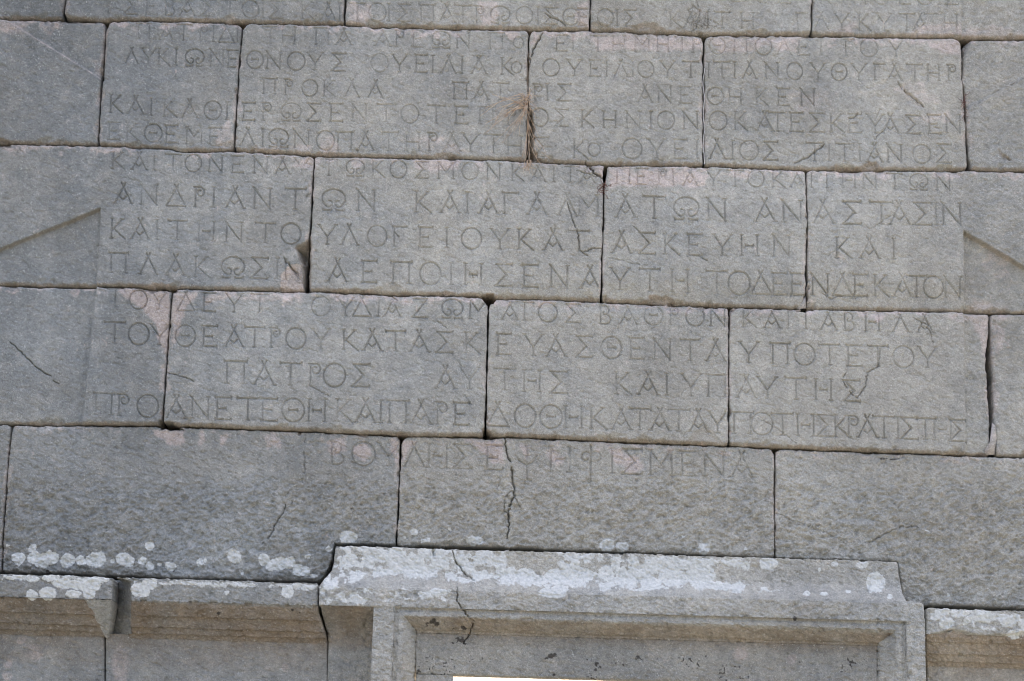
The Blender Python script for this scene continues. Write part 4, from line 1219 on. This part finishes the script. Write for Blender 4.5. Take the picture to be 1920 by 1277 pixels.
CORN_R = [(1141, .150), (1143, .156), (1192, .158), (1194, .150), (1207, .118), (1208, .102), (1228, .070), (1229, .054), (1243, .032), (1244, .018), (1252, .004)]
o3 = moulded_block(cst(1737), cst(XMAX), 1830, CORN_R, .60, .98, 'moulded ledge block right of the door frame, its face edge ragged and lichened', (1739, XMAX), 1252, broken_brow)


def facet(name, parent, quad, warm, light, depth=0.2, rough=.5):
    """a broken stone surface between four survey points (x, y, d): tl, tr, br, bl"""
    Q = [z_at(*q) for q in quad]
    n = int(max(abs(quad[0][1] - quad[3][1]), abs(quad[1][1] - quad[2][1])) / STEP) + 2
    m = int(max(abs(quad[0][0] - quad[1][0]), abs(quad[2][0] - quad[3][0])) / STEP) + 12
    u, v = np.meshgrid(np.linspace(0, 1, m), np.linspace(0, 1, n))
    P = ((1 - u) * (1 - v))[..., None] * Q[0] + (u * (1 - v))[..., None] * Q[1] + (u * v)[..., None] * Q[2] + ((1 - u) * v)[..., None] * Q[3]
    g = Grid(P, depth, '')
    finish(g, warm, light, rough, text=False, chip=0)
    return g.build(name, parent)


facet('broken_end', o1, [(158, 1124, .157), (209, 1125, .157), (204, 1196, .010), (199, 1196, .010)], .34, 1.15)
facet('broken_end', o2, [(213, 1088, -.05), (246, 1089, .152), (246, 1188, .03), (206, 1196, -.08)], .34, .74)  # darker tone paints in the shade on the face in the gap

# ------------------------------------------------------------------ door frame
door = bpy.data.objects.new('door_frame', None)
C.objects.link(door)
door.location = (float(z_at(1215, 1200, 0)[0]), 0, 0)
tag(door, 'moulded stone door frame with a white lichened crown and a bright opening below', 'door frame')
RX = 1150
cl = lambda y: np.interp(y - 18, [1018, 1040, 1052, 1066, 1080, 1094, 1130], [630, 627, 626, 622, 610, 599, 598])
cr_ = lambda y: np.interp(y + 19, [1052, 1080, 1112, 1128, 1134, 1150], [1682, 1686, 1692, 1700, 1732, 1733])
LINT = [(1036, .060), (1038, .070), (1072, .074), (1084, .080), (1092, .095), (1099, .118), (1106, .142), (1112, .160), (1116, .168), (1150, .172)]
P = rows_from_profile(LINT, RX, cl, cr_)
g = Grid(P, 0.30, 'tlr')
finish(g, .52, 1.03, 0.45 + 0.7 * sstep(1112, 1122, g.py - (g.px - RX) * .036), r=3.0, drop=.006, chip=.6, text=False)
lintel = g.build('lintel', door)
# moulding of the head, mitred at both ends
HEAD = [(1150, .172), (1151, .158), (1155, .157), (1159, .163), (1165, .164), (1168, .158), (1172, .146), (1191, .096), (1193, .084), (1197, .080)]
hl = lambda y: np.interp(y, [1150, 1168, 1191, 1197], [736, 755, 776, 778])
hr = lambda y: np.interp(y, [1150, 1168, 1191, 1197], [1701, 1681, 1650, 1647])
P = rows_from_profile(HEAD, RX, hl, hr, plumb=1200)
g = Grid(P, 0.25, '')
stain_bounce_rows(g, 1169, 1195, 0.6, RX)
finish(g, .55, 1.0, 0.5, chip=.3, text=False)
yy = g.py - (g.px - RX) * 0.036
g.h -= 0.008 * sstep(0.2, 0.6, fbm(g.px, g.py * 0 + 9, 14, 3, 87)) * sstep(5, 0, np.abs(yy - 1167)) + 0.006 * sstep(0.25, 0.6, fbm(g.px, g.py * 0 + 2, 11, 3, 89)) * sstep(4, 0, np.abs(yy - 1191))
g.build('head_moulding', door)


def cols_patch(prof, y0, yend, dens=1.3):
    """vertical moulding: prof list of (survey x at y0ref, d, survey y of its top end); swept straight down"""
    xs, ds, yt = [], [], []
    for (x0, d0, t0), (x1, d1, t1) in zip(prof[:-1], prof[1:]):
        L = math.hypot(x1 - x0, (d1 - d0) / 0.0024)
        n = max(1, int(round(L / dens)))
        for t in range(n):
            s = t / n
            xs.append(x0 + (x1 - x0) * s)
            ds.append(d0 + (d1 - d0) * s)
            yt.append(t0 + (t1 - t0) * s)
    xs.append(prof[-1][0])
    ds.append(prof[-1][1])
    yt.append(prof[-1][2])
    if len(prof) > 2:
        yt = [q - 2.0 for q in yt]
    ref = unproj(np.array(xs), np.full(len(xs), float(y0)), np.array(ds))
    top = unproj(np.full(len(xs), float(RX)), np.array(yt, float), np.array(ds))
    bot = unproj(np.array(xs), np.full(len(xs), float(yend)), np.array(ds))
    n = int((yend - min(yt)) / STEP) + 20
    v = np.linspace(0, 1, n)[:, None]
    Z = top[None, :, 2] * (1 - v) + bot[None, :, 2] * v
    P = np.stack([np.repeat(ref[None, :, 0], n, 0), np.repeat(-np.array(ds)[None, :], n, 0), Z], -1)
    return down_to_ground(P)


def y_ref(x, y):          # heights of the frame are all read at the middle of the lintel
    return y


for prof, y0, nm in (([(698, .1705, 1143), (738, .1705, 1143)], 1200, 'l'),
                     ([(1699, .1705, 1143), (1735, .1705, 1143)], 1200, 'r')):
    g = Grid(cols_patch(prof, y0, 1300), 0.35, '')
    finish(g, .50, 1.0, 1.0, chip=.5, text=False)
    j = g.build('jamb', door)
    if nm == 'l':
        pr = [(738, .172, y_ref(738, 1150)), (739, .158, y_ref(739, 1151)), (743, .157, y_ref(743, 1155)), (747, .163, y_ref(747, 1159)), (754, .164, y_ref(754, 1165)), (757, .158, y_ref(757, 1168)),
              (761, .146, y_ref(761, 1172)), (777, .096, y_ref(777, 1191)), (779, .084, y_ref(779, 1193)), (780, .080, y_ref(780, 1197))]
    else:
        pr = [(1645, .080, y_ref(1645, 1197)), (1647, .084, y_ref(1647, 1193)), (1648, .096, y_ref(1648, 1191)), (1676, .146, y_ref(1676, 1172)), (1679, .158, y_ref(1679, 1168)), (1683, .164, y_ref(1683, 1165)),
              (1690, .163, y_ref(1690, 1159)), (1694, .157, y_ref(1694, 1155)), (1698, .158, y_ref(1698, 1151)), (1699, .172, y_ref(1699, 1150))]
    g = Grid(cols_patch(pr, 1200, 1300), 0.30, '')
    finish(g, .52, 1.02, 0.5, chip=.3, text=False)
    g.build('jamb_moulding', j)
# inner lintel and inner jambs around the opening
P = rows_from_profile([(1197, .076), (1275, .074)], RX, cst(780), cst(1645))
g = Grid(P, -0.01, 'b')
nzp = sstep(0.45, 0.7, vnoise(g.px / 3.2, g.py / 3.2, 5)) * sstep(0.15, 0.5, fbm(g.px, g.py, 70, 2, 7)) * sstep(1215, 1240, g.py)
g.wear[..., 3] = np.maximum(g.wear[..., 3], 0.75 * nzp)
stain_bounce_rows(g, 1190, 1200, 0.5, RX)
finish(g, .46, .86, 0.45, r=2.5, drop=.006, chip=.6, text=False)
g.build('inner_lintel', door)
for x0, x1 in ((780, 849), (1576, 1645)):
    g = Grid(cols_patch([(x0, .076, y_ref(x0, 1275)), (x1, .076, y_ref(x1, 1275))], 1276, 1310), -0.01, '')
    finish(g, .46, .86, 0.45, chip=.3, text=False)
    g.build('inner_jamb', door)
# hollow beside the left jamb, under the ear of the crown
EAR = [(1151, .166), (1153, .158), (1168, .110), (1180, .070), (1192, .036), (1206, .014), (1222, .008), (1310, .006)]
el = lambda y: np.interp(y - 20, [1130, 1150, 1185, 1200, 1300], [600, 604, 614, 616, 613])
P = rows_from_profile(EAR, RX, el, cst(703))
P = down_to_ground(P)
g = Grid(P, 0.35, 'l')
stain_bounce_rows(g, 1150, 1225, 0.65, RX)  # brown shade under the ear painted together with the dust
finish(g, .40, .86, 0.45, chip=.3, text=False)
g.build('ear_soffit', door)

# ------------------------------------------------------------------ rubble backing added behind the facing, keeps sun from leaking through joints


def box(x0, x1, y0, y1, z0, z1):
    V = [(x0, y0, z0), (x1, y0, z0), (x1, y1, z0), (x0, y1, z0), (x0, y0, z1), (x1, y0, z1), (x1, y1, z1), (x0, y1, z1)]
    F = [(0, 3, 2, 1), (4, 5, 6, 7), (0, 1, 5, 4), (1, 2, 6, 5), (2, 3, 7, 6), (3, 0, 4, 7)]
    return V, F


def boxes(name, lst, mat, parent=None):
    V, F = [], []
    for b in lst:
        v, f = box(*b)
        F += [[i + len(V) for i in q] for q in f]
        V += v
    return mesh_obj(name, V, F, mat, parent)


A = z_at(849, 1275, -.3)
B = z_at(1576, 1300, -.3)
WL, WR = z_at(XMIN, 800, 0)[0], z_at(XMAX, 800, 0)[0]
ZT = z_at(960, -200, 0)[2]
DZ = z_at(960, 1266, -.3)[2]
core = boxes('wall_backing', [(WL, A[0] - .16, .302, .75, 0, DZ + .25), (B[0] + .16, WR, .302, .75, 0, DZ + .03), (WL, WR, .302, .75, DZ + .251, ZT)], RUBBLE)  # unseen backing, added to block the sun behind the joints
core['kind'] = 'structure'

# ------------------------------------------------------------------ weeds and loose pieces


def tube(pts, r0, r1, sides=5):
    pts = [Vector(p) for p in pts]
    V, F = [], []
    n = len(pts)
    for i, p in enumerate(pts):
        d = (pts[min(i + 1, n - 1)] - pts[max(i - 1, 0)]).normalized()
        a = d.orthogonal().normalized()
        b2 = d.cross(a)
        r = r0 + (r1 - r0) * i / (n - 1)
        for k in range(sides):
            t = 2 * math.pi * k / sides
            V.append(tuple(p + a * (r * math.cos(t)) + b2 * (r * math.sin(t))))
    for i in range(n - 1):
        for k in range(sides):
            F.append((i * sides + k, i * sides + (k + 1) % sides, (i + 1) * sides + (k + 1) % sides, (i + 1) * sides + k))
    return V, F


def tubes(name, lst, mat, parent):
    V, F = [], []
    for pts, r0, r1 in lst:
        v, f = tube(pts, r0, r1)
        F += [[i + len(V) for i in q] for q in f]
        V += v
    return mesh_obj(name, V, F, mat, parent)


def empty(name, loc, label, cat, group=None):
    o = bpy.data.objects.new(name, None)
    C.objects.link(o)
    o.location = tuple(float(q) for q in loc)
    return tag(o, label, cat, group)


def strand(rr, x, y, ang, length, droop, curl, d0=.02, d1=.06):
    """survey polyline starting at x, y in direction ang (degrees, 0 right, 90 down)"""
    pts = []
    n = 12
    a = math.radians(ang)
    px, py = x, y
    for i in range(n + 1):
        t = i / n
        pts.append(tuple(z_at(px, py, d0 + (d1 - d0) * math.sin(t * 2.4))))
        a += curl / n + rr.uniform(-.16, .16)
        px += math.cos(a) * length / n
        py += math.sin(a) * length / n + droop * t * length / n
    return pts


rr = random.Random(12)
weed = empty('dry_weed', z_at(987, 200, .0), 'tuft of dry straw-coloured weed growing from the joint beside ΠΑΤ', 'weed', 'weeds in the joints')
st = []
for i in range(15):      # sweeping to the left
    st.append((strand(rr, 986 + rr.uniform(-5, 4), 188 + rr.uniform(-14, 14), rr.uniform(140, 200), rr.uniform(38, 84), rr.uniform(.1, .7), rr.uniform(-.9, .5)), 0.0013, .0009))
for i in range(9):      # hanging down
    st.append((strand(rr, 988 + rr.uniform(-5, 4), 195 + rr.uniform(-10, 20), rr.uniform(85, 140), rr.uniform(35, 100), .3, rr.uniform(-.4, .8)), 0.0011, .0006))
for i in range(10):      # short ones to the right and up
    st.append((strand(rr, 988 + rr.uniform(-4, 4), 186 + rr.uniform(-12, 14), rr.uniform(-100, 60), rr.uniform(14, 30), .6, rr.uniform(.2, 1.6)), 0.0011, .0006))
for i in range(8):
    st.append((strand(rr, 990, 215 + rr.uniform(0, 20), rr.uniform(80, 100), rr.uniform(60, 110), .1, rr.uniform(-.5, .5), .0, .03), .0011, .0006))
tubes('stems', st, STRAW, weed)
kn = []
for i in range(18):
    kn.append((strand(rr, 987 + rr.uniform(-7, 5), 186 + rr.uniform(-14, 22), rr.uniform(0, 360), rr.uniform(10, 24), .2, rr.uniform(-4, 4), .005, .035), .0012, .0009))
tubes('root_clump', kn, STRAW, weed)

w2 = empty('red_weed', z_at(1134, 360, .0), 'small dark red weed in the joint beside the chipped pink corner', 'weed', 'weeds in the joints')
tubes('stems', [(strand(rr, 1134 + rr.uniform(-4, 5), 355 + rr.uniform(-12, 8), rr.uniform(0, 360), rr.uniform(8, 22), .3, rr.uniform(-3, 3), .0, .02), .0016, .0008) for i in range(13)]
      + [(strand(rr, 1144, 340, 90, 14, .2, .5, .004, .012), .002, .001), (strand(rr, 1136, 338, 95, 20, .2, .3, .0, .012), .002, .001)], RUST, w2)
w3 = empty('red_weed', z_at(1810, 205, .0), 'thin dark red roots in the joint near the right photo edge', 'weed', 'weeds in the joints')
tubes('stems', [(strand(rr, 1809 + rr.uniform(-3, 3), 190 + rr.uniform(-14, 28), rr.uniform(40, 190), rr.uniform(7, 20), .3, rr.uniform(-3, 3), .0, .02), .0012, .0006) for i in range(13)], RUST, w3)
w4 = empty('dry_weed', z_at(1045, 303, .0), 'little wisp of straw hanging over the row under the dry straw weed', 'weed', 'weeds in the joints')
tubes('stems', [(strand(rr, 992 + rr.uniform(-4, 4), 300, rr.uniform(70, 110), rr.uniform(10, 26), .2, rr.uniform(-2, 2), .01, .025), .001, .0006) for i in range(12)], STRAW, w4)
w5 = empty('mossy_twigs', z_at(1305, 62, .0), 'fine dark twigs creeping over the mossy cracked edge of the top row', 'weed', 'weeds in the joints')
tubes('stems', [(strand(rr, 1300 + rr.uniform(-14, 34), 58 + rr.uniform(-14, 6), rr.uniform(-150, -20), rr.uniform(14, 46), -.1, rr.uniform(-1.4, 1.4), .012, .022), .0007, .0004) for i in range(13)], TWIG, w5)

mo = empty('mortar_strip', z_at(1320, 300, .0), 'thin white strip of mortar in the joint left of ΘΗΚΕΝ', 'mortar')
tubes('mortar_bead', [([tuple(z_at(1319.5 + 1.2 * math.sin(y * .11) + rr.uniform(-.4, .4), y, .0045)) for y in range(128, 312, 5)], 0.0016, .0020)], MORTAR, mo)


def chip(poly, d0, d1, label):
    c = np.mean(np.array(poly, float), 0)
    fr = [z_at(x, y, d1) for x, y in poly]
    mid = [z_at(x, y, d0 + (d1 - d0) * .5) for x, y in [(c[0] + (p[0] - c[0]) * 1.08, c[1] + (p[1] - c[1]) * 1.03) for p in poly]]
    bk = [z_at(x, y, d0 - .08) for x, y in poly]
    top = z_at(c[0], c[1], d1 + .008)
    n = len(poly)
    V = [top] + fr + mid + bk
    F = [(0, 1 + i, 1 + (i + 1) % n) for i in range(n)]
    for a in (1, 1 + n):
        for i in range(n):
            j = (i + 1) % n
            F += [(a + i, a + n + i, a + n + j), (a + i, a + n + j, a + j)]
    V = np.array(V)
    W = np.zeros((len(V), 4))
    W[:, 0] = .45
    T = np.zeros((len(V), 4))
    T[:, 0] = .7
    T[:, 1] = 1.0
    o = mesh_obj('stone_chip', V, F, STONE, None, tuple(z_at(c[0], max(p[1] for p in poly), 0)), {'wear': W, 'tone': T})
    tag(o, label, 'stone chip', 'loose stone chips in the joints')


chip([(1860, 793), (1866, 800), (1868, 822), (1864, 852), (1850, 853), (1846, 846), (1856, 828)], -.02, .0, 'larger pale stone chip wedged at the foot of the wide joint')
chip([(1868, 826), (1873, 840), (1876, 853), (1869, 853)], -.025, -.006, 'thin stone sliver wedged right of the larger chip in the wide joint')
chip([(1510, 556), (1511, 578), (1494, 580), (1500, 568)], -.02, .002, 'small triangular stone chip at the joint foot beside ΝΔΕΚΑΤΟΝ')

print('verts', sum(len(o.data.vertices) for o in bpy.data.objects if o.type == 'MESH'))
